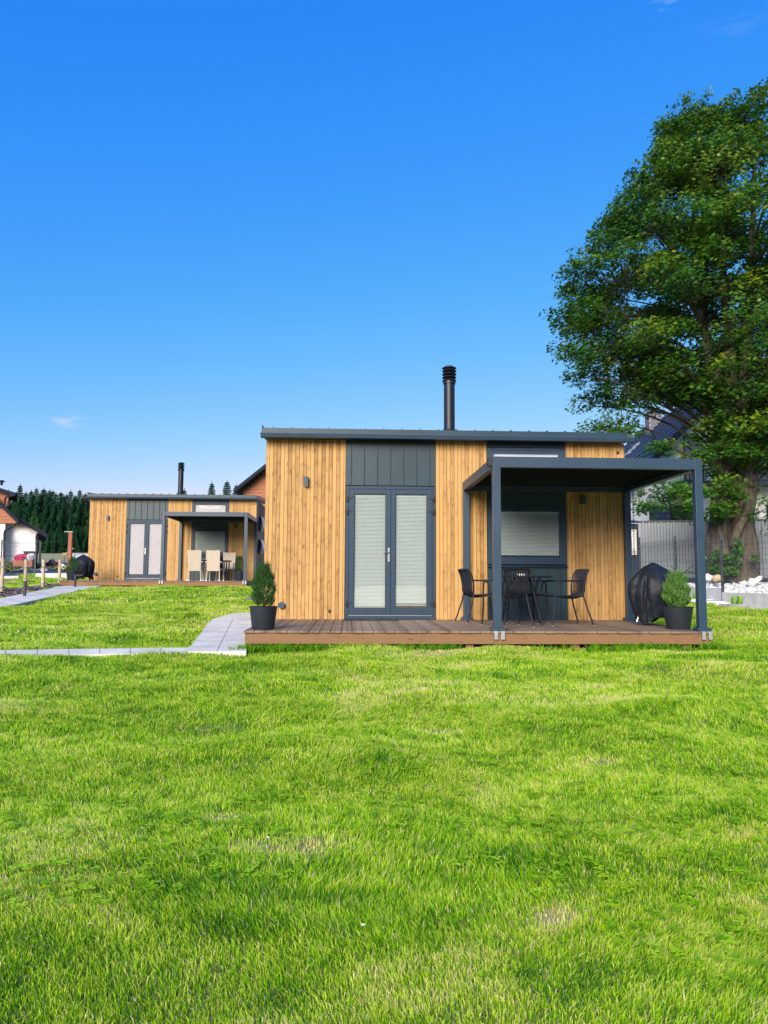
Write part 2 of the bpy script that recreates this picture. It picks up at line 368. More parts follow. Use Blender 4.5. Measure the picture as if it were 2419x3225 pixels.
def ground():
    ys = np.concatenate([np.linspace(-400, -12, 12), np.arange(-11, 34, .22), np.arange(34, 70, 1.5), np.arange(70, 640, 20)])
    xs = np.concatenate([np.arange(-400, -30, 20), np.arange(-30, -14, 1.), np.arange(-14, 14, .25), np.arange(14, 30, 1.), np.arange(30, 420, 20)])
    X, Y = np.meshgrid(xs, ys); near = ((Y < 31) & (abs(X) < 14))
    Z = gz(X, Y) + np.where(near, bump(X, Y), 0) - .012
    V = np.stack([X, Y, Z], -1).reshape(-1, 3); nx = len(xs); ny = len(ys)
    xf, yf = X.ravel(), Y.ravel(); low = np.zeros(len(xf), bool)
    for P in (PATH_A, PATH_B, PATH_C, PATH_D, MUL): low |= inpoly(xf, yf, P)
    V[:, 2] = np.where(low & near.ravel(), gz(xf, yf)-.05, V[:, 2])
    i = np.arange(nx*ny).reshape(ny, nx)
    Fq = np.stack([i[:-1, :-1], i[:-1, 1:], i[1:, 1:], i[1:, :-1]], -1).reshape(-1, 4)
    o = npmesh('ground', V, Fq.ravel(), np.full(len(Fq), 4), M['earth'], kind='structure')
    o.data.materials.append(M['meadow'])
    far = (V[Fq[:, 0], 1] > 33); o.data.polygons.foreach_set('material_index', far.astype(np.int32))
    o.data.polygons.foreach_set('use_smooth', np.ones(len(Fq), bool))
# paved paths (pixel outlines dropped onto the terrain)
G = gr
pl0, pl1, pl2, pl3 = G(-260, 1975), G(336, 1845.5), G(246, 1842), G(-260, 1940)
PATH_A = [pl0, pl1, pl2, pl3]
sheet('path', PATH_A, M['pave'], .034)
ps0, ps1, ps2, ps3 = G(-500, 2080), G(600, 2062), G(600, 2045.5), G(-500, 2061)
PATH_B = [ps0, ps1, ps2, ps3]
sheet('path', PATH_B, M['pave'], .026)
pc = [G(588, 2062), G(775, 2061), G(800, 1960), G(666, 1957)]
PATH_C = pc; sheet('path', PATH_C, M['pave'], .040)
pd = [G(666, 1957), G(800, 1960), G(830, 1934), G(735, 1937)]
PATH_D = pd; sheet('path', PATH_D, M['pave'], .0395)
# dark joints between the slabs
def joints(poly, fr, dz, rows=()):
    b = MB(); P = [np.array(p[:2]) for p in poly]
    def seg(a, c, wd=.008):
        d = (c-a); L = np.linalg.norm(d); d = d/L; n = np.array([-d[1], d[0]])*wd/2; k = max(1, int(L/.4))
        for i in range(k):
            p, q = a+d*L*i/k, a+d*L*(i+1)/k
            V = [(*(p-n), 0), (*(q-n), 0), (*(q+n), 0), (*(p+n), 0)]
            V = [(v[0], v[1], float(gz(v[0], v[1]))+dz) for v in V]; b.quad(*V)
    for f in fr: seg(P[0]+(P[1]-P[0])*f, P[3]+(P[2]-P[3])*f)
    for f in rows: seg(P[0]+(P[3]-P[0])*f, P[1]+(P[2]-P[1])*f)
    return b
M['joint'] = mat('path_joint_grey', (.36, .35, .32), .95)
joints(PATH_A, [i/16 for i in range(1, 16)], .039, (.5,)).build('path_joints', M['joint'], kind='structure')
joints(PATH_B, [i/11 for i in range(1, 11)], .031).build('path_joints', M['joint'], kind='structure')
joints(PATH_C, (.5,), .045, (.25, .5, .75)).build('path_joints', M['joint'], kind='structure')
# bark mulch strip beside the left path
MUL = [G(-260, 1940), G(228, 1842.5), G(160, 1845), G(-260, 1893)]
sheet('mulch_bed', MUL, M['mulch'], .030)

ground()
def footprint(A): return [loc(A, .02, 2.86), loc(A, 6.22, 2.86), loc(A, 6.22, -.0), loc(A, 6.15, -5.1), loc(A, -.05, -5.1), loc(A, -.05, 0)]
FP1, FP2 = footprint(A1), footprint(A2)

# ---------------------------------------------------------------- lawn: real blades, finer near the camera
def vnoise(x, y, s, seed):
    x = x*s; y = y*s; xi = np.floor(x).astype(np.int64); yi = np.floor(y).astype(np.int64); fx = x-xi; fy = y-yi
    fx = fx*fx*(3-2*fx); fy = fy*fy*(3-2*fy)
    def h(a, b):
        n = (a*374761393 + b*668265263 + seed*1442695041) & 0x7fffffff
        n = (n ^ (n >> 13))*1274126177 & 0x7fffffff; return ((n ^ (n >> 16)) & 0xffff)/65535.
    return (h(xi, yi)*(1-fx)+h(xi+1, yi)*fx)*(1-fy)+(h(xi, yi+1)*(1-fx)+h(xi+1, yi+1)*fx)*fy
def fence_x(y): return 8.45 + (18.1-y)*.05
def lawn():
    V = []; T = []; Ft = []; nb = 0
    bands = [(1.3, 2.0, 12000, .0045), (2.0, 3.4, 23000, .0034), (3.4, 5, 16000, .0038), (5, 7, 10500, .0045), (7, 10.5, 6000, .0058), (10.5, 17, 2300, .0095), (17, 31, 800, .016)]
    for y0, y1, dens, wd in bands:
        hw = .56*y1+3.4; area = (y1-y0)*2*hw; n = int(area*dens)
        x = rng.uniform(-hw, hw, n); y = rng.uniform(y0, y1, n)
        ok = (abs(x) < .55*y+.7) | ((abs(x) < .55*y+3.2) & (rng.random(n) < .55))
        jx = rng.normal(size=n)*.022; jy = rng.normal(size=n)*.035
        for P in (FP1, FP2): ok &= ~inpoly(x, y, P)
        for P in (PATH_A, PATH_B, PATH_C, PATH_D, MUL): ok &= ~inpoly(x+jx, y+jy, P)
        ok &= ~((y > 17) & (x > fence_x(y)-.1)); ok &= ~((x > 8.6) & (y > 14.8) & (x > fence_x(y)))
        ok &= ~((y > 18) & (x > -3.6) & (x < 5)) | (y < 19)
        # bare, dry spots
        bald = np.zeros(n)
        for (bx, by, br) in BALD: bald = np.maximum(bald, np.exp(-(((x-bx)/br)**2+((y-by)/(br*.7))**2)))
        ok &= rng.random(n) > bald*.72
        x = x[ok]; y = y[ok]; bald = bald[ok]; n = len(x)
        big = vnoise(x, y*1.8, .9, 1)*.5+vnoise(x, y*1.6, 2.3, 2)*.3+vnoise(x, y, 6, 3)*.2
        tuft = vnoise(x, y*1.9, 1.35, 11); tuft = np.clip((tuft-.62)/.3, 0, 1)
        fine = vnoise(x, y, 14, 5)
        lush = vnoise(x, y*1.5, .35, 21)
        med = vnoise(x*.75, y*1.7, 4.5, 63)*.6+vnoise(x, y*1.3, 10, 64)*.4
        h = (.012+.014*big+.022*tuft+.018*rng.random(n)+.021*med)*(1-.62*bald)*(1+.25*(rng.random(n) < .04))
        h *= np.where(y > 6.5, 1.15, 1.)
        ang = rng.uniform(0, 2*np.pi, n); lean = (.15+.85*rng.random(n)**1.6)*h*.75
        # mown direction: sheets of blades leaning one way
        la = 6.28*vnoise(x, y*2.2, .8, 8); dxm = np.cos(la)*.26*h; dym = np.sin(la)*.26*h - .05*h
        tx = lean*np.cos(ang)+dxm; ty = lean*np.sin(ang)+dym
        z = gz(x, y)+bump(x, y)-.012
        wa = rng.uniform(0, np.pi, n); ws = wd*(.6+.8*rng.random(n))*.5
        wx = np.cos(wa)*ws; wy = np.sin(wa)*ws
        B = np.stack([x, y, z], -1); W = np.stack([wx, wy, 0*wx], -1)
        Mid = B+np.stack([tx*.35, ty*.35, h*.62], -1); Tip = B+np.stack([tx, ty, h*(.86+.1*rng.random(n))], -1)
        vv = np.stack([B-W, B+W, Mid-W*.85, Mid+W*.85, Tip], 1).reshape(-1, 3)
        tone = .42+.16*(big-.5)+.20*(fine-.5)+.46*(med-.5)+.17*rng.normal(size=n)+.12*(lush-.5)-.22*tuft*(fine > .35)
        dry = vnoise(x, y*1.4, .6, 31)*.6+vnoise(x, y, 3.3, 32)*.4
        tone += np.clip((dry-.5)/.25, 0, 1)*(.10+.38*(rng.random(n) < .30)) + bald*.6*(rng.random(n) < .85)
        straw = rng.random(n) < .05; tone = np.where(straw, .78+.22*rng.random(n), tone)
        tone = np.clip(tone, 0, 1)
        tt = np.stack([tone*.66, tone*.66, tone, tone, np.clip(tone+.10, 0, 1)], 1).ravel()  # roots toned darker: shade in the gaps between blades, painted into the colour
        base = nb*5+np.arange(n)*5
        q = np.stack([base, base+1, base+3, base+2, base+2, base+3, base+4], 1)
        V.append(vv); T.append(tt); Ft.append(q); nb += n
    Fa = np.concatenate(Ft).ravel(); lt = np.tile([4, 3], nb)
    print('blades', nb)
    npmesh('lawn_grass', np.concatenate(V), Fa, lt, M['grass'], {'tone': np.concatenate(T)}, kind='stuff', label='short bright green lawn grass covering the ground around the cabins', cat='grass')
BALD = [(*gr(858, 2662)[:2], .22), (*gr(985, 2672)[:2], .18), (*gr(1380, 2300)[:2], .16), (*gr(1370, 2060)[:2], .45), (*gr(720, 2560)[:2], .12), (*gr(2130, 2055)[:2], .35), (*gr(1900, 2400)[:2], .13), (*gr(1750, 2900)[:2], .10)]
lawn()

# leafy weeds and taller tufts: numpy blades in clumps
def blades(name, pts, m, n_each, h, spread, width, lean=.5, tone=(.1, .6), **kw):
    V = []; T = []; Fq = []; nb = 0
    for (x, y, z) in pts:
        n = n_each; a = rng.uniform(0, 6.283, n); r = spread*np.sqrt(rng.random(n)); bx = x+r*np.cos(a); by = y+r*np.sin(a)
        hh = h*(.5+.6*rng.random(n)); ln = hh*lean*(.3+rng.random(n)); aa = a+rng.normal(size=n)*.6
        B = np.stack([bx, by, np.full(n, z)], -1); wa = rng.uniform(0, 3.14, n); W = np.stack([np.cos(wa), np.sin(wa), 0*wa], -1)*width/2
        Mi = B+np.stack([np.cos(aa)*ln*.35, np.sin(aa)*ln*.35, hh*.6], -1); Ti = B+np.stack([np.cos(aa)*ln, np.sin(aa)*ln, hh*.92], -1)
        V.append(np.stack([B-W, B+W, Mi-W, Mi+W, Ti], 1).reshape(-1, 3)); t = rng.uniform(*tone, n); T.append(np.repeat(t, 5))
        b = nb*5+np.arange(n)*5; Fq.append(np.stack([b, b+1, b+3, b+2, b+2, b+3, b+4], 1)); nb += n
    return npmesh(name, np.concatenate(V), np.concatenate(Fq).ravel(), np.tile([4, 3], nb), m, {'tone': np.concatenate(T)}, **kw)
def gp(px, py): p = gr(px, py); return (p[0], p[1], float(gz(p[0], p[1]))-.01)
edge = []
for i in range(230):
    s = rng.uniform(.0, 6.3); t = 2.93+abs(rng.normal())*.10
    if vnoise(np.array([s]), np.array([1.]), 1.3, 77)[0] < .38 and rng.random() < .8: continue
    P = loc(A1, s, t); edge.append((P[0], P[1], float(gz(P[0], P[1]))-.01))
blades('deck_edge_weeds', edge, M['grass'], 26, .115, .07, .008, .7, (0, .42), kind='stuff', label='taller weeds growing along the front edge of the near deck', cat='weeds')
cl = []
for i in range(2600):
    y = 2.1+7*rng.random()**1.6; x = rng.uniform(-.55*y-.5, .55*y+.5)
    if vnoise(np.array([x]), np.array([y]), .8, 55)[0] < .45: continue
    if any(inpoly(np.array([x]), np.array([y]), P)[0] for P in (PATH_B, PATH_C)): continue
    cl.append((x, y, float(gz(x, y)+bump(x, y))))
def clover():
    V = []; T = []; Fq = []; k = 0
    for (x, y, z) in cl:
        for j in range(rng.integers(2, 5)):
            cx_, cy_ = x+rng.normal()*.018, y+rng.normal()*.018; hz = z+.028+.02*rng.random(); s = .008+.007*rng.random(); a0 = rng.uniform(0, 6.28); t = rng.uniform(.25, .62)
            for l in range(3):
                a = a0+l*2.094; c, s_ = math.cos(a), math.sin(a)
                for (u, v, w) in ((0, 0, 0), (s*.9, -s*.7, .003), (s*1.7, -s*.45, .002), (s*1.7, s*.45, .002), (s*.9, s*.7, .003)):
                    V.append((cx_+c*u-s_*v, cy_+s_*u+c*v, hz+w)); T.append(t)
                Fq.append(list(range(k, k+5))); k += 5
    npmesh('clover', np.array(V), np.array(Fq).ravel(), np.full(len(Fq), 5), M['grass'], {'tone': np.array(T)}, kind='stuff', label='small clover leaves scattered through the lawn', cat='clover')
clover()

# ---------------------------------------------------------------- cabins
def cabin(A, label, glass2=False):
    t = thing('timber_cabin', label, 'cabin', A, YAW, None)
    W, H, D = 6.137, 3.06, 5.0
    MB().box(.03, W-.03, .05, D, -.14, H-.02).build('wall_core', M['core'], t)
    # a cladding of narrow vertical boards with real gaps
    def clad(x0, x1, z0, z1, name='cladding'):
        b = MB(); p = .0625; i0 = math.ceil(x0/p-1e-6); x = x0
        while x < x1-.004:
            nx = min(x1, (math.floor(x/p+1e-6)+1)*p)
            dd = .0015*((int(x/p)*7) % 3)
            b.box(x+.0027, nx-.0027, dd, .04, z0+.002*((int(x/p)*5) % 3), z1); x = nx
        c_ = b.build(name, M['clad'], t); MB().box(x0+.001, x1-.001, .0405, .048, z0+.005, z1-.001).build('backing', M['gap'], c_); return c_
    def seam(x0, x1, z0, z1, first, step=.224):
        b = MB().box(x0, x1, .012, .049, z0, z1)
        x = first
        while x < x1-.01: b.box(x-.005, x+.005, -.016, .012, z0+.004, z1-.004); x += step
        return b.build('metal_panel', M['anth2'], t)
    clad(0, 1.343, 0, 3.02); clad(2.868, 3.745, 0, 3.02); clad(5.108, W, 0, 3.02)
    seam(1.345, 2.866, 2.252, 3.02, 1.43, .222)
    seam(3.747, 5.106, 2.935, 3.02, 3.84, .226); seam(3.752, 5.106, 0, .885, 3.86, .226)
    # right flank: dark sheet, left flank: boards
    sb = MB().box(W-.028, W+.0, .05, D, -.1, 3.02)
    y = .35
    while y < D: sb.box(W, W+.02, y-.006, y+.006, -.1, 3.02); y += .42
    sb.build('side_panel', M['anth2'], t)
    MB().box(0, .028, .05, D, -.1, 3.02).build('side_cladding', M['clad'], t)
    for (z0, z1, y0) in ((1.9, 2.5, .9), (1.05, 1.6, .9)):
        wv = MB(); wv.box(W+.021, W+.05, y0, y0+.9, z0, z1)
        wdw = wv.build('side_window', M['frame'], t)
        s = MB(); s.slab([(W+.06, y0, z1-.02), (W+.20, y0, z0+.05), (W+.20, y0+.9, z0+.05), (W+.06, y0+.9, z1-.02)], (.018, 0, .006)); s.build('open_sash', M['white'], wdw)
    # foundation strip
    MB().box(.05, W-.05, .03, .049, -.14, -.006).build('plinth', M['core'], t)
    # --- double door
    fr = MB()
    fr.box(1.352, 1.405, -.012, .049, .062, 2.236); fr.box(2.812, 2.864, -.012, .049, .062, 2.236); fr.box(1.405, 2.812, -.012, .049, 2.186, 2.236)
    fr.box(1.352, 2.864, -.03, .048, .004, .060)
    fr.build('door_frame', M['frame'], t, bev=.003)
    MB().box(1.41, 2.81, -.018, .012, .064, .074).build('threshold', M['steel'], t)
    for side, (x0, x1, g0, g1) in enumerate(((1.409, 2.108, 1.495, 2.028), (2.112, 2.808, 2.190, 2.722))):
        z0, z1, gz0, gz1 = .077, 2.182, .195, 2.100
        lf = MB(); lf.box(x0, g0, -.022, .045, z0, z1); lf.box(g1, x1, -.022, .045, z0, z1); lf.box(g0, g1, -.022, .045, z0, gz0); lf.box(g0, g1, -.022, .045, gz1, z1)
        leaf = lf.build('door', M['frame'], t, bev=.004)
        gs = MB(); e = .006
        gs.box(g0, g0+e, -.012, .03, gz0, gz1); gs.box(g1-e, g1, -.012, .03, gz0, gz1); gs.box(g0+e, g1-e, -.012, .03, gz0, gz0+e); gs.box(g0+e, g1-e, -.012, .03, gz1-e, gz1)
        gs.build('glazing_seal', M['dark'], leaf)
        MB().box(g0+.001, g1-.001, .004, .010, gz0+.001, gz1-.001).build('pane', M['glass'], leaf)
        bl = MB()
        if glass2:
            bl.box(g0+.004, g1-.004, .024, .028, gz0+.03, gz1-.002)
            bl.build('frosted_blind', M['frost'], leaf)
        else:
            z = gz1-.045; bl.box(g0+.008, g1-.008, .016, .034, gz1-.040, gz1-.004)
            zb = gz0+(.055 if side else .02)
            while z > zb:
                bl.slab([(g0+.010, .017, z), (g1-.010, .017, z), (g1-.010, .028, z+.0172), (g0+.010, .028, z+.0172)], (0, 0, -.0012)); z -= .0226
            bl.box(g0+.010, g1-.010, .016, .034, zb-.016, zb-.002)
            for fx in (.18, .82): bl.box(g0+(g1-g0)*fx-.0025, g0+(g1-g0)*fx+.0025, .0145, .0155, zb, gz1-.03)
            bl.build('venetian_blind', M['blind'], leaf)
        for hz in (.26, 1.80, 2.02):
            hx = x0-.028 if side == 0 else x1+.028; hh = MB(); sg = 1 if side == 0 else -1
            hh.lathe([(.011, -.045), (.013, -.04), (.013, .04), (.011, .045)], (hx, -.036, hz), 10)
            hh.box(min(hx, hx+sg*.075), max(hx, hx+sg*.075), -.036, -.0225, hz+.002, hz+.036)
            hh.box(hx-.024, hx+.024, -.033, -.0125, hz-.036, hz-.004)
            hh.build('hinge', M['dark'], leaf)
        for fx in (.12, .86): MB().box(g0+(g1-g0)*fx-.03, g0+(g1-g0)*fx+.03, -.028, -.0225, .135, .15).build('drain_cap', M['dark'], leaf)
        if side == 0:
            hd = MB(); hd.box(2.062, 2.094, -.031, -.0225, .965, 1.195)
            hd.tube([(2.078, -.03, 1.115), (2.078, -.062, 1.115), (2.062, -.070, 1.117), (1.97, -.070, 1.125)], .0095, 8)
            hd.build('handle', M['steel'], leaf, smooth=True)
            MB().lathe([(.0, -.006), (.022, -.006), (.022, .0), (0, .0)], (0, 0, 0), 14).build('magnet_stop', M['dark'], leaf).matrix_local = Matrix.Translation((1.70, -.0235, .14)) @ Matrix.Rotation(R(90), 4, 'X')
    # --- windows
    def window(x0, x1, z0, z1, g0, g1, h0, h1, kind):
        f = MB(); f.box(x0, g0, -.02, .045, z0, z1); f.box(g1, x1, -.02, .045, z0, z1); f.box(g0, g1, -.02, .045, z0, h0); f.box(g0, g1, -.02, .045, h1, z1)
        f.box(x0+.045, x1-.045, -.026, -.0205, z1-.045, z1-.041); f.box(x0+.045, x1-.045, -.026, -.0205, z0+.04, z0+.044)
        wd = f.build('window', M['frame'], t, bev=.003)
        MB().box(g0+.001, g1-.001, .0, .006, h0+.001, h1-.001).build('pane', M['glass'], wd)
        b = MB()
        if kind == 'slats':
            z = h1-.04; b.box(g0+.006, g1-.006, .016, .034, h1-.036, h1-.003)
            while z > h0+.03:
                b.slab([(g0+.008, .017, z), (g1-.008, .017, z), (g1-.008, .028, z+.0172), (g0+.008, .028, z+.0172)], (0, 0, -.0012)); z -= .0226
            b.build('venetian_blind', M['blind'], wd)
        elif kind == 'frost':
            b.box(g0+.004, g1-.004, .02, .026, h0+.004, h1-.004).build('roller_blind', M['cushion'], wd)
        else:
            b.box(g0+.004, g1-.004, .026, .032, h0+.004, h1-.004).build('roller_blind', M['frost'], wd)
            if kind == 'swag':
                q = MB(); n = 14; pts = [(g0+.08+(g1-g0-.16)*i/n, .014, h1-.03-.14*math.sin(math.pi*min(1, max(0, i/n)))**.35) for i in range(n+1)]
                q.slab([(g0+.08, .014, h1-.01), *pts, (g1-.08, .014, h1-.01)], (0, .004, 0)); q.build('fabric_swag', M['white'], wd)
        for fx in (.06, .5, .94): MB().box(x0+(x1-x0)*fx-.035, x0+(x1-x0)*fx+.035, -.03, -.0205, z1-.012, z1-.002).build('hinge_cover', M['dark'], wd)
        return wd
    window(3.752, 5.102, .932, 1.93, 3.86, 4.985, 1.055, 1.828, 'frost' if glass2 else 'slats')
    window(3.752, 5.102, 2.16, 2.918, 3.862, 4.98, 2.27, 2.822, 'swag' if glass2 else 'plain')
    MB().box(3.752, 5.102, .0, .045, 1.933, 2.157).build('infill_panel', M['anth2'], t)
    MB().slab([(3.742, -.055, .895), (5.112, -.055, .895), (5.112, .04, .928), (3.742, .04, .928)], (0, 0, -.008)).build('sill', M['anth'], t)
    # --- roof: low pitch, standing seams, box gutter
    rf = MB(); ov = .12
    zf, zr = 3.13, 3.19
    rf.slab([(-.04, -ov, zf+.0), (W+.0, -ov, zf+.0), (W+.0, D+.1, zr+.28), (-.04, D+.1, zr+.28)], (0, 0, -.10))
    rf.box(-.05, W+.0, -ov-.03, -ov-.001, 3.075, zf+.052)
    x = .12
    roof = rf.build('roof', M['anth2'], t)
    sm = MB()
    while x < W:
        sm.slab([(x-.006, -ov-.02, zf+.075), (x+.006, -ov-.02, zf+.075), (x+.006, D+.1, zr+.315), (x-.006, D+.1, zr+.315)], (0, 0, -.05)); x += .31
    sm.slab([(-.062, -ov-.04, zf+.10), (-.05, -ov-.04, zf+.10), (-.05, D+.1, zr+.32), (-.062, D+.1, zr+.32)], (0, 0, -.14))
    sm.slab([(W+.0, -ov-.02, zf+.05), (W+.012, -ov-.02, zf+.05), (W+.012, D+.1, zr+.32), (W+.0, D+.1, zr+.32)], (0, 0, -.14))
    sm.build('standing_seam', M['anth2'], roof)
    g = MB(); x0, x1 = -.07, W+.09
    prof = [(-ov-.035, 3.075), (-ov-.13, 3.09), (-ov-.135, 3.075), (-ov-.12, 3.012), (-ov-.035, 3.005)]
    for i in range(len(prof)):
        a, b_ = prof[i], prof[(i+1) % len(prof)]; g.quad((x0, *a), (x1, *a), (x1, *b_), (x0, *b_))
    g.add([(x0, *p) for p in prof], [(4, 3, 2, 1, 0)]); g.add([(x1, *p) for p in prof], [(0, 1, 2, 3, 4)])
    gut = g.build('gutter', M['anth'], t)
    x = .35
    while x < W: MB().box(x-.012, x+.012, -ov-.137, -ov-.03, 3.091, 3.099).build('gutter_bracket', M['anth'], gut); x += .62
    MB().box(-.03, W+.0, -ov-.03, -.001, 3.0225, 3.0745).build('soffit', M['dark'], t)
    # --- flue
    fx, fy = 3.18, .55
    fl = MB().lathe([(.098, 0), (.098, 1.05)], (fx, fy, 3.13), 24); fl.lathe([(.17, 0), (.115, .12)], (fx, fy, 3.21), 20)
    flue = fl.build('chimney_flue', M['flue'], t, smooth=True)
    cp = MB().lathe([(.112, 1.03), (.112, 1.09)], (fx, fy, 3.13), 24).lathe([(.062, 1.05), (.062, 1.36)], (fx, fy, 3.13), 16)
    for i in range(4):
        z = 4.21+i*.058; cp.lathe([(.122, z), (.130, z+.005), (.108, z+.032), (.06, z+.036)], (fx, fy, 0), 24)
    cp.lathe([(.130, 4.445), (.130, 4.452), (.07, 4.485), (0.001, 4.49)], (fx, fy, 0), 24)
    cp.build('rain_cap', M['flue'], flue, smooth=True)
    # --- fittings
    for (lx, lz) in ((.681, 2.30), (5.387, 2.035)):
        l = MB().box(lx-.038, lx+.038, -.085, .004, lz-.078, lz+.078).build('wall_lamp', M['anth'], t, bev=.004)
        MB().box(lx-.03, lx+.03, -.078, -.008, lz-.081, lz-.0785).build('lens', M['white'], l)
    s = MB()
    a = [(.304+.062*math.cos(k*math.pi/4+math.pi/8), -.06, .236+.055*math.sin(k*math.pi/4+math.pi/8)) for k in range(8)]
    s.slab(a, (0, .062, 0)); s.build('socket_box', M['anth'], t, bev=.004)
    for (vx, vz) in ((1.10, .136), (6.02, 2.86)):
        v = MB().lathe([(.0, 0), (.026, .0), (.026, .012), (.018, .014), (0.001, .014)], (0, 0, 0), 14).build('vent', M['dark'], t)
        v.matrix_local = Matrix.Translation((vx, .003, vz)) @ Matrix.Rotation(R(90), 4, 'X')
    # rain chain hanging from the gutter end
    ch = MB(); z = 3.0; cxn, cyn = W+.055, -ov-.08; k = 0
    while z > .1:
        an = k*math.pi/2; dx, dy = math.cos(an)*.012, math.sin(an)*.012; pts = [(cxn+dx, cyn+dy, z), (cxn+dx*.9, cyn+dy*.9, z-.045), (cxn, cyn, z-.055), (cxn-dx*.9, cyn-dy*.9, z-.045), (cxn-dx, cyn-dy, z), (cxn, cyn, z+.01), (cxn+dx, cyn+dy, z)]
        ch.tube(pts, .0032, 4, cap=False); z -= .050; k += 1
    ch.build('rain_chain', M['fence'], t)
    return t
cabin(A1, 'near honey coloured timber cabin with a double glass door and slatted blinds')
cabin(A2, 'smaller looking far timber cabin with frosted double door, in front of the spruce wood', True)

def deck(A, label):
    t = thing('deck', label, 'deck', A, YAW)
    s0, s1, d = .07, 6.20, 2.85
    b = MB(); p = .1385; n = int((s1-s0)/p)
    p = (s1-s0)/n
    for i in range(n):
        x = s0+i*p; j = .006*((i*7) % 5-2)*.6
        b.box(x+.0035, x+p-.0035, -d-.012+j, -.004, -.027, 0+.0008*((i*3) % 3))
    b.build('boards', M['deck'], t, bev=.002)
    MB().box(s0+.02, 3.30, -d+.012, -d+.055, -.168, -.031).build('fascia', M['beam'], t, bev=.002)
    MB().box(3.303, s1-.012, -d+.012, -d+.055, -.168, -.031).build('fascia', M['beam'], t, bev=.002)
    MB().box(s0+.02, s0+.062, -d+.056, -.02, -.185, -.031).build('side_fascia', M['beam'], t)
    MB().box(s1-.054, s1-.012, -d+.056, -.02, -.185, -.031).build('side_fascia', M['beam'], t)
    for x in (.22, 1.6, 3.0, 4.4, 5.9):
        MB().box(x-.05, x+.05, -d+.06, -d+.16, -.30, -.032).build('support_post', M['beam'], t)
deck(A1, 'brown timber deck in front of the near cabin'); deck(A2, 'brown timber deck in front of the far cabin')

def pergola(A, label):
    t = thing('pergola', label, 'pergola', A, YAW)
    x0, x1, y0, y1, hw = 3.375, 6.125, -2.73, -.085, .052
    ztop, zb = 2.31, 2.165
    for x in (x0, x1):
        for y in (y0, y1):
            p = MB().box(x-hw, x+hw, y-hw, y+hw, .004, zb if y == y1 else ztop).build('post', M['anth'], t, bev=.004)
            q = MB().box(x-.092, x+.092, y-.092 if y == y0 else y-.07, y+.075, .003, .045); q.box(x-.06, x+.06, y-.06, y+.06, .045, .06)
            q.build('post_base', M['anth'], p, bev=.003)
            if y == y0:
                z = MB()
                for dx in (-.066, .022): z.box(x+dx, x+dx+.048, -2.875, -2.863, -.105, -.003); z.box(x+dx, x+dx+.048, -2.862, -2.82, -.0025, .0025)
                for dx in (-.042, .046): z.lathe([(.007, 0), (.007, .012)], (x+dx, -2.880, -.06), 8)
                z.build('angle_bracket', M['zinc'], p)
    MB().box(x0+hw+.001, x1-hw-.001, y0-hw, y0+hw-.02, zb, ztop).build('beam', M['anth'], t, bev=.004)
    MB().box(x0-hw, x1+hw, y1-hw+.02, y1+hw, zb+.001, ztop).build('beam', M['anth'], t, bev=.004)
    for x in (x0, x1):
        MB().box(x-hw, x+hw-.02 if x == x0 else x+hw, y0+hw+.001, y1-hw+.019, zb, ztop).build('beam', M['anth'], t, bev=.004)
    b = MB(); n = 17; L = (y1-y0-2*hw)/n
    for i in range(n):
        y = y0+hw+i*L; b.slab([(x0+hw, y-.0, ztop-.052), (x1-hw, y-.0, ztop-.052), (x1-hw, y+L*1.04, ztop-.03), (x0+hw, y+L*1.04, ztop-.03)], (0, 0, -.03))
    b.build('louvre_roof', M['flue'], t)
    MB().box(x0-.10, x0-hw-.001, y0+.02, y0+.12, zb+.03, ztop-.01).build('junction_box', M['dark'], t)
    MB().tube([(x0-.075, y0+.05, zb+.03), (x0-.075, y0+.05, zb-.03), (x0-.06, y0+.05, zb-.05)], .01, 6).build('crank_eye', M['dark'], t)
pergola(A1, 'dark grey metal pergola with solid roof over the round table of the near cabin')
pergola(A2, 'dark grey metal pergola over the beige chairs of the far cabin')

# door mat
def ribmat():
    b = MB(); L = .90
    b.box(0, L, -.42, -.02, .002, .010)
    for i in range(24):
        x = i*L/24; b.box(x+.004, x+L/24-.004, -.415, -.025, .010, .019)
    o = b.build('door_mat', M['dark'], None, label='black ribbed rubber mat lying at the glass door of the near cabin', cat='door mat')
    o.location = tuple(loc(A1, 1.33, .02, 0)); o.rotation_euler = (0, 0, YAW)
ribmat()
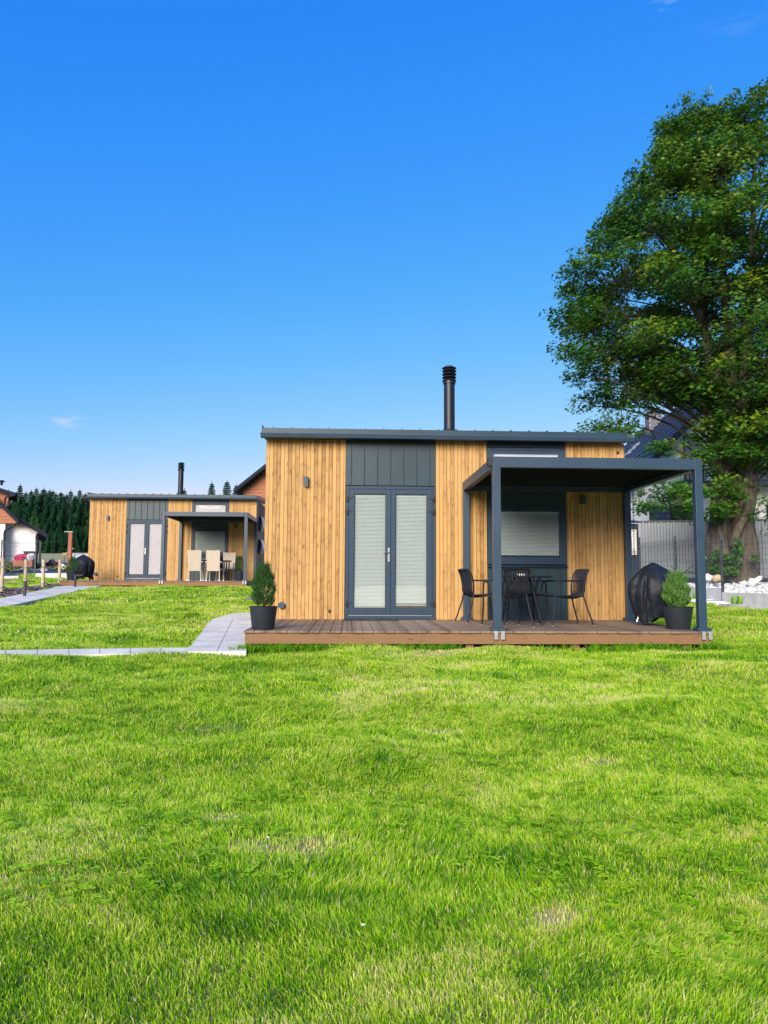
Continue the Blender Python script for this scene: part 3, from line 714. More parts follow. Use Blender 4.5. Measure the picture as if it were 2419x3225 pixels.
# ---------------------------------------------------------------- furniture on the near deck
def metal_chair(label):
    t = thing('garden_chair', label, 'chair', (0, 0, 0), 0, 'black metal chairs around the round table')
    # faces +Y; seat .44 high, back at -Y
    def bez(pts, n=6):
        out = []; P = [Vector(p) for p in pts]
        for i in range(len(P)-1):
            a = P[max(i-1, 0)]; b = P[i]; c = P[i+1]; d = P[min(i+2, len(P)-1)]
            for k in range(n):
                u = k/n; out.append(.5*((2*b)+(c-a)*u+(2*a-5*b+4*c-d)*u*u+(3*b-a-3*c+d)*u*u*u))
        out.append(P[-1]); return out
    for s in (-1, 1):
        MB().tube(bez([(s*.285, .31, .0), (s*.275, .27, .30), (s*.275, .25, .56), (s*.275, .215, .635), (s*.27, .12, .655), (s*.25, -.10, .655), (s*.225, -.215, .655)], 5), .0125, 8).build('front_leg', M['chairm'], t, smooth=True)
        MB().tube(bez([(s*.27, -.33, 0), (s*.235, -.24, .28), (s*.215, -.20, .44)], 4), .0125, 8).build('rear_leg', M['chairm'], t, smooth=True)
    fr = MB(); bk = [(-.215, -.20, .42), (-.225, -.205, .60), (-.235, -.25, .755), (-.225, -.275, .80), (-.19, -.295, .82), (0, -.315, .826), (.19, -.295, .82), (.225, -.275, .80), (.235, -.25, .755), (.225, -.205, .60), (.215, -.20, .42)]
    fr.tube(bez(bk, 5), .0125, 8); fr.build('back_frame', M['chairm'], t, smooth=True)
    sf = MB(); sf.tube(bez([(-.215, -.20, .43), (-.23, 0, .425), (-.25, .20, .435), (-.2, .265, .44), (0, .275, .44), (.2, .265, .44), (.25, .20, .435), (.23, 0, .425), (.215, -.20, .43)], 4), .011, 8)
    sf.tube([(-.26, .24, .43), (.26, .24, .43)], .010, 6)
    for s in (-1, 1): sf.tube([(s*.275, .255, .44), (s*.245, .22, .435)], .010, 6)
    sf.build('seat_frame', M['chairm'], t, smooth=True)
    sl = MB(); n = 13
    for i in range(n):
        u = (i-(n-1)/2)/((n-1)/2); x = u*.195; dip = -.030*(1-u*u)
        pts = bez([(x, .265, .44), (x, .12, .432+dip*.4), (x, -.10, .425+dip), (x, -.185, .435+dip*.5), (x*1.03, -.222-.022*(1-u*u), .50), (x*1.07, -.232-.022*(1-u*u), .62), (x*1.08, -.268-.012*(1-u*u), .76), (x*1.05, -.300, .822)], 4)
        sl.tube(pts, .0085, 6)
    sl.build('slats', M['chairm'], t, smooth=True)
    for s in (-1, 1):
        for (y, x) in ((.31, .285), (-.33, .27)): MB().lathe([(.014, -.001), (.014, .012)], (s*x, y, .001), 8).build('foot_cap', M['cap'], t)
    return t
def face(ang): return YAW + ang
CH = [(3.70, 1.82, R(8), 'black metal chair with its back to the lawn, half behind the pergola post'),
      (3.47, .92, R(-78), 'leftmost black metal chair, facing right towards the round table'),
      (4.63, 1.50, R(97), 'rightmost black metal chair, facing left towards the round table'),
      (4.22, .62, R(186), 'black metal chair against the dark wall panel behind the round table')]
c0 = None
for (s, t_, a, lab) in CH:
    if c0 is None: c0 = metal_chair(lab); o = c0
    else: o = dup(c0, label=lab)
    o.location = tuple(loc(A1, s, t_, .002)); o.rotation_euler = (0, 0, YAW+a)
t = thing('round_table', 'round black metal table on splayed legs between the black chairs', 'table', loc(A1, 4.05, 1.22, .002), YAW)
MB().lathe([(0.001, .704), (.44, .704), (.47, .710), (.47, .722), (.44, .727), (0.001, .727)], (0, 0, 0), 48).build('tabletop', M['chairm'], t, smooth=True)
for k in range(4):
    a = k*math.pi/2+.6; MB().tube([(math.cos(a)*.16, math.sin(a)*.16, .703), (math.cos(a)*.40, math.sin(a)*.40, .0)], .0125, 8).build('leg', M['chairm'], t, smooth=True)
    MB().tube([(math.cos(a)*.38, math.sin(a)*.38, .70), (math.cos(a)*.25, math.sin(a)*.25, .44)], .008, 6).build('brace', M['chairm'], t, smooth=True)
t = thing('ashtray', 'small white ashtray with a dark lid on the round black table', 'ashtray', loc(A1, 4.02, 1.35, .731))
MB().lathe([(0.001, 0), (.055, 0), (.068, .012), (.070, .028), (.058, .028), (.050, .014), (0.001, .014)], (0, 0, 0), 20).build('bowl', M['white'], t, smooth=True)
MB().lathe([(0.001, .0145), (.020, .0145), (.022, .05), (.008, .056), (.008, .07), (.001, .07)], (0, 0, 0), 14).build('lid', M['dark'], t, smooth=True)

# potted conifers
def conifer_mesh(h, r, n, bright, seed, parent, taper=1.0, squash=1.0, z0=.30):
    g = np.random.default_rng(seed); V = []; T = []; Fq = []; k = 0
    nb = n
    for i in range(nb):
        u = g.random()**.8; a = g.uniform(0, 6.283)
        prof = float(np.interp(u, [0, .1, .3, .5, .7, .85, .95, 1], [.62, .85, 1, .97, .82, .60, .36, .12]))
        rad = r*prof*(.45+.55*g.random()**.4)*(1+.13*math.sin(3*a+seed)+.17*math.sin(19*u+a*3))
        p = Vector((rad*math.cos(a), rad*math.sin(a), z0+h*u))
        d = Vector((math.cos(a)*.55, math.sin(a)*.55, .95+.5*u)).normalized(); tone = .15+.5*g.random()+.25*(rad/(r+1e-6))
        L = .05+.045*g.random()
        if u > .8 and g.random() < .3: L *= 1.7
        for j in range(13):                               # one feathery spray
            q = p+d*L*(j/13)
            b = Vector(g.normal(size=3)); b = (b-d*b.dot(d)).normalized(); dd = (d*.75+b*.75).normalized(); l = (.017+.020*g.random())*(1.1-j/15)
            wv = dd.cross(d).normalized()*.0044
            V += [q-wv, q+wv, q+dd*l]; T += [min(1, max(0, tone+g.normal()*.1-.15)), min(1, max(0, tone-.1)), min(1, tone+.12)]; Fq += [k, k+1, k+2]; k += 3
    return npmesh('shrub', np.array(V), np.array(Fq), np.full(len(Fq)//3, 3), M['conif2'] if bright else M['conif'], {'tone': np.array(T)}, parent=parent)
def planter(P, label, seed, bright=False, rt=.20, rb=.148, ph=.30, sh=.46, sr=.17, n=1500, off=(0, 0), rz=0):
    t = thing('potted_conifer', label, 'potted plant', P, rz)
    MB().lathe([(0.001, 0), (rb, 0), (rb+.006, .006), (rt-.006, ph-.03), (rt, ph-.012), (rt+.004, ph), (rt-.010, ph), (rt-.016, ph-.03), (0.001, ph-.031)], (0, 0, .002), 40).build('pot', M['pot'], t, smooth=True)
    s = MB(); s.lathe([(0.001, ph-.012), (rt*.5, ph-.015), (rt-.018, ph-.025)], (0, 0, .002), 24); s.build('soil', M['soil'], t)
    MB().tube([(off[0], off[1], ph-.03), (off[0]*1.2, off[1], ph+sh*.55)], .011, 6).build('stem', M['twig'], t)
    o = conifer_mesh(sh, sr, n, bright, seed, t, z0=ph-.01); o.location = (off[0], off[1], 0)
    return t
planter(loc(A1, .29, 2.57, .001), 'dark conifer in a charcoal pot at the left front corner of the near deck', 3, False, .185, .14, .30, .50, .13, 1500)
planter(loc(A1, 5.98, 2.33, .001), 'pale green bushy conifer in a charcoal pot beside the right pergola post', 5, True, .205, .148, .305, .42, .155, 2100)
planter(loc(A2, .30, 2.35, .001), 'dark conifer in a charcoal pot in front of the covered grill on the far deck', 8, False, .20, .15, .30, .42, .17, 600)
planter(loc(A2, 5.80, 1.7, .001), 'pointed dark conifer in a charcoal pot beneath the far pergola', 13, False, .18, .13, .34, .48, .13, 500)

# covered kettle grills
def grill(P, label, rz, h=.93, w=.36, seed=0, side=0.):
    t = thing('covered_grill', label, 'grill', P, rz)
    b = MB(); nz, na = 26, 132; g9 = random.Random(int(seed*10))
    CR = [(2*math.pi*k/13+g9.uniform(-.25, .25), g9.uniform(.07, .20), g9.uniform(.05, .13), g9.uniform(-.5, .5), g9.uniform(.55, 1.0)) for k in range(13)]
    for i in range(nz+1):
        u = i/nz; z = .10+(h-.10)*u
        # silhouette: pointed domed top, widest at two thirds, narrowing to the hem
        pr = float(np.interp(u, [0, .12, .3, .45, .60, .70, .80, .88, .95, .985, 1], [.76, .84, .94, .99, .99, .91, .70, .48, .25, .12, .04]))
        for j in range(na):
            a = 2*math.pi*j/na
            fo = .012*math.sin(3*a+seed)
            for (ak, dk, wk, dr, u0) in CR:
                da = (a-ak-dr*u+math.pi) % (2*math.pi)-math.pi
                fo -= dk*math.exp(-(da/wk)**2)*max(0, min(1, (u0-u)*4+.15))
            rr = w*pr*(1+fo+.05*mnoise.noise(Vector((math.cos(a)*1.6, math.sin(a)*1.6, u*3+seed)))*(1 if u < .85 else .3))
            hem = (-.075*abs(math.sin(a*1.5+seed+.9))-.03*math.sin(a*5+seed)+.03)*max(0, 1-u*2.2)
            b.v.append((rr*math.cos(a)*1.0+side*(1-u)*.04, rr*math.sin(a)*.95, z+hem+(.012*mnoise.noise(Vector((a*2, u*6, seed))))))
    b.f = [(i*na+j, i*na+(j+1) % na, (i+1)*na+(j+1) % na, (i+1)*na+j) for i in range(nz) for j in range(na)]
    b.f.append(tuple(range(nz*na, (nz+1)*na)))
    c = b.build('cover', M['cover'], t, smooth=False)
    c.data.polygons.foreach_set('use_smooth', [True]*len(c.data.polygons))
    s = c.modifiers.new('s', 'SUBSURF'); s.levels = 1; s.render_levels = 1
    tx = bpy.data.textures.new('wrinkle', 'CLOUDS'); tx.noise_scale = .10; tx.noise_depth = 2
    d = c.modifiers.new('d', 'DISPLACE'); d.texture = tx; d.strength = .022; d.mid_level = .5; d.texture_coords = 'LOCAL'
    for (x, y) in ((-.30, -.05), (.02, .28), (.26, -.14)):
        MB().tube([(x*.55, y*.55, .40), (x, y, .045 if x < 0 else .06)], .0125, 8).build('leg', M['steel'], t, smooth=True)
        if x < 0: MB().tube([(x*.985, y*.985, .055), (x*1.04, y*1.04, .003)], .016, 8).build('foot_cap', M['dark'], t)
    for x in (.20, .30):
        wl = MB().lathe([(0.001, -.018), (.055, -.018), (.062, -.012), (.062, .012), (.055, .018), (.001, .018)], (0, 0, 0), 20).build('wheel', M['dark'], t, smooth=True)
        wl.matrix_local = Matrix.Translation((x, -.14, .066)) @ Matrix.Rotation(R(90), 4, 'Y')
    return t
grill(loc(A1, 6.02, 1.42, .001), 'grill under a creased black cover behind the pale green conifer on the near deck', YAW, .94, .385, 1.3)
grill(loc(A2, .27, 1.25, .001), 'grill under a black cover at the left end of the far deck', YAW+.6, .90, .40, 4.1)

# ---------------------------------------------------------------- furniture on the far deck
def rattan_chair(label):
    t = thing('rattan_chair', label, 'chair', (0, 0, 0), 0, 'beige woven chairs on the far deck')
    # back towards -Y
    b = MB(); b.slab([(-.235, -.30, 1.04), (-.08, -.305, 1.028), (.08, -.305, 1.028), (.235, -.30, 1.04), (.215, -.23, .33), (-.215, -.23, .33)], (0, .035, 0)); b.build('backrest', M['rattan'], t, bev=.008)
    MB().box(-.24, .24, -.20, .26, .36, .43).build('seat', M['rattan'], t, bev=.012)
    for s in (-1, 1):
        MB().slab([(s*.255-.03, -.26, .66), (s*.255+.03, -.26, .66), (s*.27+.03, .22, .64), (s*.27-.03, .22, .64)], (0, 0, -.035)).build('armrest', M['rattan'], t, bev=.008)
        MB().tube([(s*.21, -.225, .34), (s*.225, -.25, .012)], .019, 8).build('leg', M['rattan'], t, smooth=True)
        MB().tube([(s*.27, .20, .62), (s*.25, .19, .36), (s*.245, .24, .012)], .019, 8).build('leg', M['rattan'], t, smooth=True)
        for (x, y) in ((s*.225, -.25), (s*.245, .24)): MB().lathe([(.024, 0), (.026, .02), (.018, .03)], (x, y, .001), 10).build('foot_cap', M['white'], t)
    return t
RC = [(4.36, 2.18, R(3), 'left one of the two beige high-backed woven chairs seen from behind on the far deck'),
      (5.02, 2.12, R(-5), 'right one of the two beige high-backed woven chairs seen from behind on the far deck'),
      (4.62, .75, R(180), 'beige woven chair mostly hidden between the two front ones, behind the far table'),
      (5.22, .72, R(176), 'beige woven chair behind the right front chair, across the far table')]
c1 = None
for (s, t_, a, lab) in RC:
    if c1 is None: c1 = rattan_chair(lab); o = c1
    else: o = dup(c1, label=lab)
    o.location = tuple(loc(A2, s, t_, .002)); o.rotation_euler = (0, 0, YAW+a)
t = thing('garden_table', 'dark glass topped table between the beige woven chairs', 'table', loc(A2, 4.72, 1.42, .002), YAW)
MB().box(-.72, .72, -.36, .36, .70, .714).build('tabletop', M['dglass'], t); MB().box(-.70, .70, -.34, .34, .675, .698).build('apron', M['flue'], t)
for x in (-.62, .62):
    for y in (-.28, .28): MB().box(x-.02, x+.02, y-.02, y+.02, .001, .674).build('leg', M['flue'], t)
t = thing('table_lantern', 'small white lantern on the far glass table', 'lantern', loc(A2, 4.75, 1.4, .717))
MB().lathe([(.001, 0), (.05, 0), (.05, .02), (.001, .02)], n=16).build('base', M['white'], t)
MB().lathe([(.032, .021), (.036, .09), (.03, .13)], n=16).build('chimney', M['white'], t, smooth=True)

# ---------------------------------------------------------------- rope fence, path lights
posts = [(-75, 1885, 1.0), (4, 1868, .98), (78, 1861, .94), (134, 1851, .90), (186, 1836, .88)]
rt_ = thing('rope_fence', 'debarked wooden posts joined by two sagging ropes beside the bark strip', 'fence', gp(78, 1861))
o0 = Vector(rt_.location); PP = []
for (px, py, h) in posts:
    q = Vector(gp(px, py))-o0; PP.append((q, h))
    MB().tube([q-Vector((0, 0, .1)), q+Vector((.006, 0, h*.5)), q+Vector((0, 0, h-.01)), q+Vector((0, 0, h))], [.056, .053, .050, .044], 14).build('post', M['wpost'], rt_, smooth=True)
q = Vector(loc(A2, .12, 2.2, .0))-o0+Vector((-.1, .1, -.1)); PP.append((q, .75))
for i in range(len(PP)-1):
    for (hh, sag) in ((.80, .14), (.22, .15)):
        a = PP[i][0]+Vector((.055, -.02, PP[i][1]*hh)); b = PP[i+1][0]+Vector((.055 if i < len(PP)-2 else 0, -.02, PP[i+1][1]*hh))
        pts = [a.lerp(b, k/14)-Vector((0, .03, sag*4*(k/14)*(1-k/14))) for k in range(15)]
        MB().tube(pts, .017, 8).build('rope', M['rope'], rt_, smooth=True)
def path_light(P, label):
    t = thing('path_light', label, 'path light', P, 0, 'black path lights')
    MB().box(-.03, .03, -.03, .03, -.05, .40).build('pole', M['flue'], t, bev=.003)
    h = MB().box(-.05, .24, -.05, .05, .401, .425).build('head', M['flue'], t, bev=.004)
    MB().box(.06, .23, -.035, .035, .397, .4005).build('lens', M['white'], h)
    return t
a = gp(77, 1881); path_light((a[0], a[1], a[2]), 'black bollard light with a flat head beside the bark strip')
b = gp(236, 1851); path_light((b[0], b[1], b[2]+.0), 'black bollard light in front of the far deck, before the potted conifer')

# bark chips
def chips():
    V = []; T = []; Fq = []; k = 0; P = [np.array(p[:2]) for p in MUL]
    for i in range(5200):
        a, b = rng.random(), rng.random(); p = (P[0]+(P[1]-P[0])*a)*(1-b)+(P[3]+(P[2]-P[3])*a)*b
        z = float(gz(*p))+.034+.012*rng.random(); q = Matrix.Rotation(rng.uniform(0, 6.28), 3, 'Z') @ Matrix.Rotation(rng.normal()*.5, 3, 'X')
        l, w_, h_ = .02+.03*rng.random(), .010+.014*rng.random(), .006
        for v in ((-l, -w_, 0), (l, -w_*.6, 0), (l*.8, w_, 0), (-l*.7, w_*.8, 0)):
            vv = q @ Vector(v); V.append((p[0]+vv.x, p[1]+vv.y, z+vv.z))
        Fq.append((k, k+1, k+2, k+3)); T += [rng.random()]*4; k += 4
    mt = foliage('bark_chip', [(0, (.04, .025, .022)), (.6, (.16, .105, .10)), (1, (.38, .32, .33))], .85, 0)
    npmesh('bark_chips', np.array(V), np.array(Fq).ravel(), np.full(len(Fq), 4), mt, {'tone': np.array(T)}, kind='stuff', label='brown and grey bark chips along the left path', cat='bark mulch')
chips()

# ---------------------------------------------------------------- left garden, house and far meadow
def kerb(p0, p1, h, label, wd=.08):
    a, b = Vector(gp(*p0)), Vector(gp(*p1)); d = (b-a); d.z = 0; n = Vector((-d.y, d.x, 0)).normalized()*wd/2
    m_ = MB(); z0 = min(a.z, b.z)-.15; v = [a-n, b-n, b+n, a+n]
    m_.slab([(p.x, p.y, (a.z if i in (0, 3) else b.z)+h) for i, p in enumerate(v)], (0, 0, -h-.25)); return m_.build('kerb', M['conc'], None, label=label, cat='kerb')
# house on the left
YL = 36.
def W3(px, py, Y): return Vector(aty(px, py, Y))
hb = thing('house', 'white house with orange boarded gable and dark tiled roofs at the left edge', 'house', (W3(60, 1780, YL).x, YL, 1.45))
o0 = Vector(hb.location)
def L(px, py, Y=YL): return W3(px, py, Y)-o0
# main gable wall: white below, orange cladding above, edge at px 16
zt = L(0, 1650).z
MB().slab([(-9, 0, -.6), (L(14, 1700).x, 0, -.6), (L(14, 1700).x, 0, zt), (-9, 0, zt)], (-.18, .4, 0)).build('wall', M['plaster'], hb)
ob = MB()
zs = np.arange(L(0, 1648, 35.95).z, L(0, 1560, 35.95).z, .16)
for i, z in enumerate(zs):
    xr = np.interp(z, [zs[0], L(0, 1576).z], [L(50, 1648, 35.9).x, L(-5, 1576, 35.9).x])
    ob.slab([(-9, -.05-.012, z+.002), (xr, -.062, z+.002), (xr, -.045, z+.158), (-9, -.045, z+.158)], (0, .045, 0))
ob.build('gable_boarding', M['orange'], hb)
# annex wall
MB().slab([(L(14, 1700, 37).x, .6, -.6), (L(120, 1700, 36.6).x, .6, -.6), (L(120, 1668, 36.6).x, .6, L(120, 1672, 36.6).z), (L(52, 1630, 36.6).x, .6, L(52, 1636, 36.6).z), (L(14, 1630, 36.6).x, .6, L(52, 1636, 36.6).z)], (-2.4, 5, 0)).build('annex_wall', M['plaster'], hb)
def roofslab(a, b, dpt, th, name, y0):
    """slope seen end-on: verge from a to b, running back dpt metres"""
    m_ = MB(); m_.slab([(a.x, y0, a.z), (b.x, y0, b.z), (b.x-.49*dpt, y0+dpt, b.z), (a.x-.49*dpt, y0+dpt, a.z)], (0, 0, -th)); o = m_.build(name, M['slate'], hb)
    v = MB(); d = (b-a); k = 9
    for i in range(k):
        p, q = a+d*(i/k), a+d*((i+.97)/k); v.slab([(p.x, y0-.03, p.z+.03), (q.x, y0-.03, q.z+.03), (q.x, y0-.03, q.z-th-.06), (p.x, y0-.03, p.z-th-.06)], (0, .028, 0))
    v.build('verge_tiles', M['slate'], o); return o
roofslab(L(-20, 1560, 35.4), L(60, 1640, 35.4), 5, .12, 'roof', -.6)
roofslab(L(45, 1622, 36.1), L(150, 1682, 36.1), 5.5, .12, 'roof', .1)
roofslab(L(-60, 1520, 35.5), L(57, 1556, 35.5), 3, .10, 'dormer_roof', -.5)
MB().slab([(L(-60, 1600).x, -.2, L(0, 1600).z), (L(33, 1600).x, -.2, L(0, 1597).z), (L(33, 1550).x, -.2, L(0, 1550).z), (L(-60, 1550).x, -.2, L(0, 1545).z)], (-1, 2, 0)).build('dormer_wall', M['orange'], hb)
MB().tube([L(50, 1648, 35.3), L(48, 1652, 35.3), L(16, 1672, 35.7), L(14, 1680, 35.8), L(12, 1776, 35.8)], .055, 10).build('downpipe', M['dark'], hb, smooth=True)
MB().tube([L(140, 1668, 36.2), L(136, 1673, 36.2), L(118, 1682, 36.4), L(115, 1690, 36.45), L(114, 1782, 36.45)], .055, 10).build('downpipe', M['dark'], hb, smooth=True)
MB().tube([L(52, 1552, 35.3), L(46, 1560, 35.4), L(20, 1565, 35.5), L(16, 1572, 35.6), L(15, 1590, 35.6)], .045, 10).build('downpipe', M['dark'], hb, smooth=True)
MB().lathe([(.06, 0), (.06, .15), (.14, .16), (.14, .2), (.05, .24)], tuple(L(5, 1528, 36)), 12).build('vent_cap', M['slate'], hb)

# flower box in front of the white wall
fb = thing('flower_box', 'brown wooden planter with magenta and white petunias by the white wall', 'flower box', W3(77, 1782, 34.6))
bw = (W3(107, 1780, 34.6)-W3(47, 1780, 34.6)).length/2
m_ = MB()
for i in range(4): m_.box(-bw, bw, -.2, .2, -.05+i*.075, -.05+i*.075+.072)
m_.build('box', M['orange'], fb)
def puff(cx_, cy_, cz_, rx, ry, rz_, n, size, m_, name, par, col=None, seed=1, tmax=1., **kw):
    g = np.random.default_rng(seed); d = g.normal(size=(n, 3)); d /= np.linalg.norm(d, axis=1)[:, None]; rr = g.random(n)**.35
    P = d*rr[:, None]*[rx, ry, rz_]+[cx_, cy_, cz_]; u = g.normal(size=(n, 3)); u /= np.linalg.norm(u, axis=1)[:, None]
    v = np.cross(u, g.normal(size=(n, 3))); v /= np.linalg.norm(v, axis=1)[:, None]; s = size*(.6+.8*g.random(n))[:, None]
    V = np.stack([P-u*s, P-v*s*.7, P+u*s, P+v*s*.7], 1).reshape(-1, 3)
    return npmesh(name, V, np.arange(4*n), np.full(n, 4), m_, {'tone': np.repeat(g.random(n)*tmax, 4)}, parent=par, **kw)
puff(-bw*.35, 0, .36, bw*.72, .24, .17, 900, .045, M['pink'], 'magenta_flowers', fb, seed=2)
puff(bw*.62, 0, .38, bw*.42, .24, .17, 500, .045, M['wflow'], 'white_flowers', fb, seed=3)
puff(0, 0, .27, bw, .2, .09, 500, .05, M['herb'], 'leaves', fb, seed=4)
t = thing('storage_bin', 'dark brown low box behind the flower box', 'box', W3(95, 1780, 35.5)); MB().box(-.28, .28, -.12, .12, 0, .62).build('body', M['soil'], t); MB().box(-.30, .30, -.14, .14, .62, .65).build('lid', M['soil'], t)
kerb((113, 1817.5), (222, 1817), .16, 'pale concrete kerb below the blue fabric, right of the rope fence posts')
kerb((-60, 1822), (60, 1821), .10, 'low concrete kerb behind the leftmost rope fence posts')
sheet('weed_fabric', [G(-120, 1816), G(235, 1813), G(232, 1786), G(-100, 1788)], M['fabric'], .02)
GPS = [(18, 1789, .45, 'low olive juniper near the white wall corner'), (60, 1788, .40, 'low olive juniper below the flower box'), (20, 1803, .34, 'low spreading juniper on blue fabric by the left frame edge'), (62, 1800, .30, 'small olive juniper on blue fabric behind the second rope post'), (112, 1789, .26, 'tiny juniper right of the flower box'), (178, 1796, .30, 'low juniper on blue fabric right of the third rope post'), (205, 1799, .28, 'low juniper next to the covered grill'),]
for i, (px, py, r_, lab) in enumerate(GPS):
    P = gp(px, py); t = thing('juniper', lab, 'shrub', P); puff(0, 0, r_*.3, r_*1.5, r_, r_*.42, 700, .045, M['herb'], 'foliage', t, seed=20+i); MB().tube([(0, 0, 0), (0, 0, r_*.4)], .02, 6).build('stem', M['twig'], t)
for i, (px, py, r_, mm, lab, nm) in enumerate([(163, 1778, .17, 'purple', 'purple flowering shrub in the left garden', 'flowering_shrub'), (182, 1781, .13, 'redl', 'dark red leaved shrub in the left garden', 'red_shrub'), (150, 1779, .10, 'redl', 'tiny reddish shrub left of the purple one', 'red_shrub')]):
    if mm not in M: M[mm] = mat(mm+'_leaves', (.30, .20, .36) if mm == 'purple' else (.20, .035, .045), .7, 0, .3, 20)
    t = thing(nm, lab, 'shrub', gp(px, py+4)); puff(0, 0, r_, r_, r_, r_*.9, 450, .04, M[mm], 'foliage', t, seed=50+i); MB().tube([(0, 0, 0), (0, 0, r_)], .015, 6).build('stem', M['twig'], t)

# rocks
def rock_mesh(seed, flat=.6):
    g = random.Random(seed); v = []; f = []
    import bmesh
    bm = bmesh.new(); bmesh.ops.create_icosphere(bm, subdivisions=2, radius=1)
    for q in bm.verts:
        n = mnoise.noise(q.co*1.6+Vector((seed*3.1, 0, 0)))*.75+mnoise.noise(q.co*3.+Vector((0, seed*1.7, 0)))*.12
        q.co *= 1+n; q.co.z *= flat; q.co.x = math.copysign(min(abs(q.co.x), .92), q.co.x)
    v = np.array([list(q.co) for q in bm.verts]); f = np.array([[x.index for x in p.verts] for p in bm.faces]); bm.free(); return v, f
RK = [rock_mesh(i, .5+.1*(i % 4)) for i in range(6)]
def rocks(name, pts, m_, **kw):
    V = []; F_ = []; k = 0
    for (x, y, z, s) in pts:
        v, f = RK[rng.integers(0, 6)]; q = np.array(Matrix.Rotation(rng.uniform(0, 6.28), 3, 'Z') @ Matrix.Rotation(rng.normal()*.5, 3, 'X'))
        V.append((v*s) @ q.T+[x, y, z]); F_.append(f+k); k += len(v)
    return npmesh(name, np.concatenate(V), np.concatenate(F_).ravel(), np.full(sum(len(a) for a in F_), 3), m_, **kw)
for i, (px, py, s, lab) in enumerate([(139, 1800, .18, 'flat pale rock on the blue fabric above the kerb'), (200, 1788, .12, 'flat pale rock near the covered grill'), (30, 1782, .20, 'pale rock at the foot of the white wall'), (18, 1781, .13, 'small grey rock beside the pale rock at the white wall')]):
    P = gp(px, py); rocks('rock', [(P[0], P[1], P[2]+.05, s)], M['stone'], label=lab, cat='rock')

# far fence with rusty lamp post, yellow and white signs, meadow
t = thing('lamp_post', 'rust brown steel lamp post with a small top arm in front of the spruces', 'lamp post', gp(219, 1790))
hp = 5*20/5
P0 = Vector(t.location); topz = W3(219, 1676, P0.y).z-P0.z
MB().box(-.085, .085, -.08, .08, -.1, topz).build('pole', M['rust'], t, bev=.01)
MB().box(-.30, .10, -.06, .06, topz+.001, topz+.035).build('lamp_head', M['zinc'], t, bev=.01)
for (dx, zz) in ((.14, 1.5), (-.14, 1.3)): MB().box(dx-.025, dx+.025, -.04, .01, zz-.6, zz-.54).build('fitting', M['cap'], t)
def mesh_fence(p0, p1, h, label, npan, extra_post=.0, bottom=.05, pr=.025, step=.05, name='mesh_fence', w=.0028, vs=True):
    """posts with welded panels, double wires and V bends; p0,p1 are base points"""
    a, b = Vector(p0), Vector(p1); t = thing(name, label, 'fence', a); d = b-a; L_ = Vector((d.x, d.y, 0)).length; ux = Vector((d.x, d.y, 0))/L_; nn = Vector((-ux.y, ux.x, 0))
    def P(s, z, o=0): q = ux*s+nn*o; return Vector((q.x, q.y, d.z*(math.floor(s/L_*npan-1e-6)+.5)/npan*(1 if npan > 1 else 0)+z))
    pl = L_/npan
    for i in range(npan+1):
        zz = P(min(i*pl+.01, L_-.01), 0).z; q = ux*(i*pl)
        s_ = MB(); r_ = pr
        c = [q+ux*r_+nn*r_*.7, q-ux*r_+nn*r_*.7, q-ux*r_-nn*r_*.7, q+ux*r_-nn*r_*.7]
        s_.slab([(p.x, p.y, zz+h+.06+extra_post) for p in c], (0, 0, -(h+.06+extra_post+.25))); po = s_.build('post', M['fence'], t)
        for k in (.25, .6, .9): MB().box(q.x-.02, q.x+.02, q.y-.05, q.y-.018, zz+h*k, zz+h*k+.03).build('clamp', M['dark'], po)
    for i in range(npan):
        m2 = MB(); s0, s1 = i*pl+.03, (i+1)*pl-.03; n = max(2, int((s1-s0)/step))
        zb = P(s0+.05, 0).z
        def bar(p, q, w_):
            e = (q-p).normalized(); o1 = e.orthogonal().normalized()*w_; o2 = e.cross(o1).normalized()*w_
            m2.add([p+o1, p+o2, p-o1, p-o2, q+o1, q+o2, q-o1, q-o2], [(0, 1, 5, 4), (1, 2, 6, 5), (2, 3, 7, 6), (3, 0, 4, 7)])
        def X(s, z, o=0): q = ux*s+nn*o; return Vector((q.x, q.y, zb+z))
        bands = [bottom+.06, h*.5, h-.10] if vs else []
        for k in range(n+1):
            s = s0+(s1-s0)*k/n; zprev = bottom
            for bz in bands:
                bar(X(s, zprev), X(s, bz-.03), w); bar(X(s, bz-.03), X(s, bz, -.035), w); bar(X(s, bz, -.035), X(s, bz+.03), w); zprev = bz+.03
            bar(X(s, zprev), X(s, h), w)
        zz = [bottom, h-.002]
        for bz in bands: zz += [bz-.03, bz+.03, bz]
        z = bottom+.2 if vs else 99
        while z < h-.1: zz.append(z); z += .2
        for z in zz: bar(X(s0, z, -.035 if z in bands else 0), X(s1, z, -.035 if z in bands else 0), w*1.25)
        m2.build('mesh_panel', M['fence'], t)
    return t
f0 = gp(-80, 1800); f1 = gp(110, 1804)
zq = lambda p: (p[0], p[1], float(gz(p[0], p[1])))
mesh_fence((f0[0], 32.0, 1.18), (W3(110, 1800, 32).x, 32.0, 1.2), 1.28, 'thin dark mesh fence in front of the white house', 2, w=.0035)
mesh_fence((W3(124, 1790, 44).x, 44, 1.75), (W3(214, 1790, 44).x, 44, 1.85), 1.3, 'low dark fence with open rails at the edge of the dry meadow', 1, step=.6, name='garden_gate', w=.005, pr=.05, vs=False)
t = thing('sign', 'small yellow sign board on the meadow fence', 'sign', W3(203, 1745, 43.8)); MB().box(-.11, .11, -.01, .01, -.075, .075).build('board', M['yellow'], t); MB().box(-.01, .01, .011, .03, -.9, .07).build('stake', M['fence'], t)
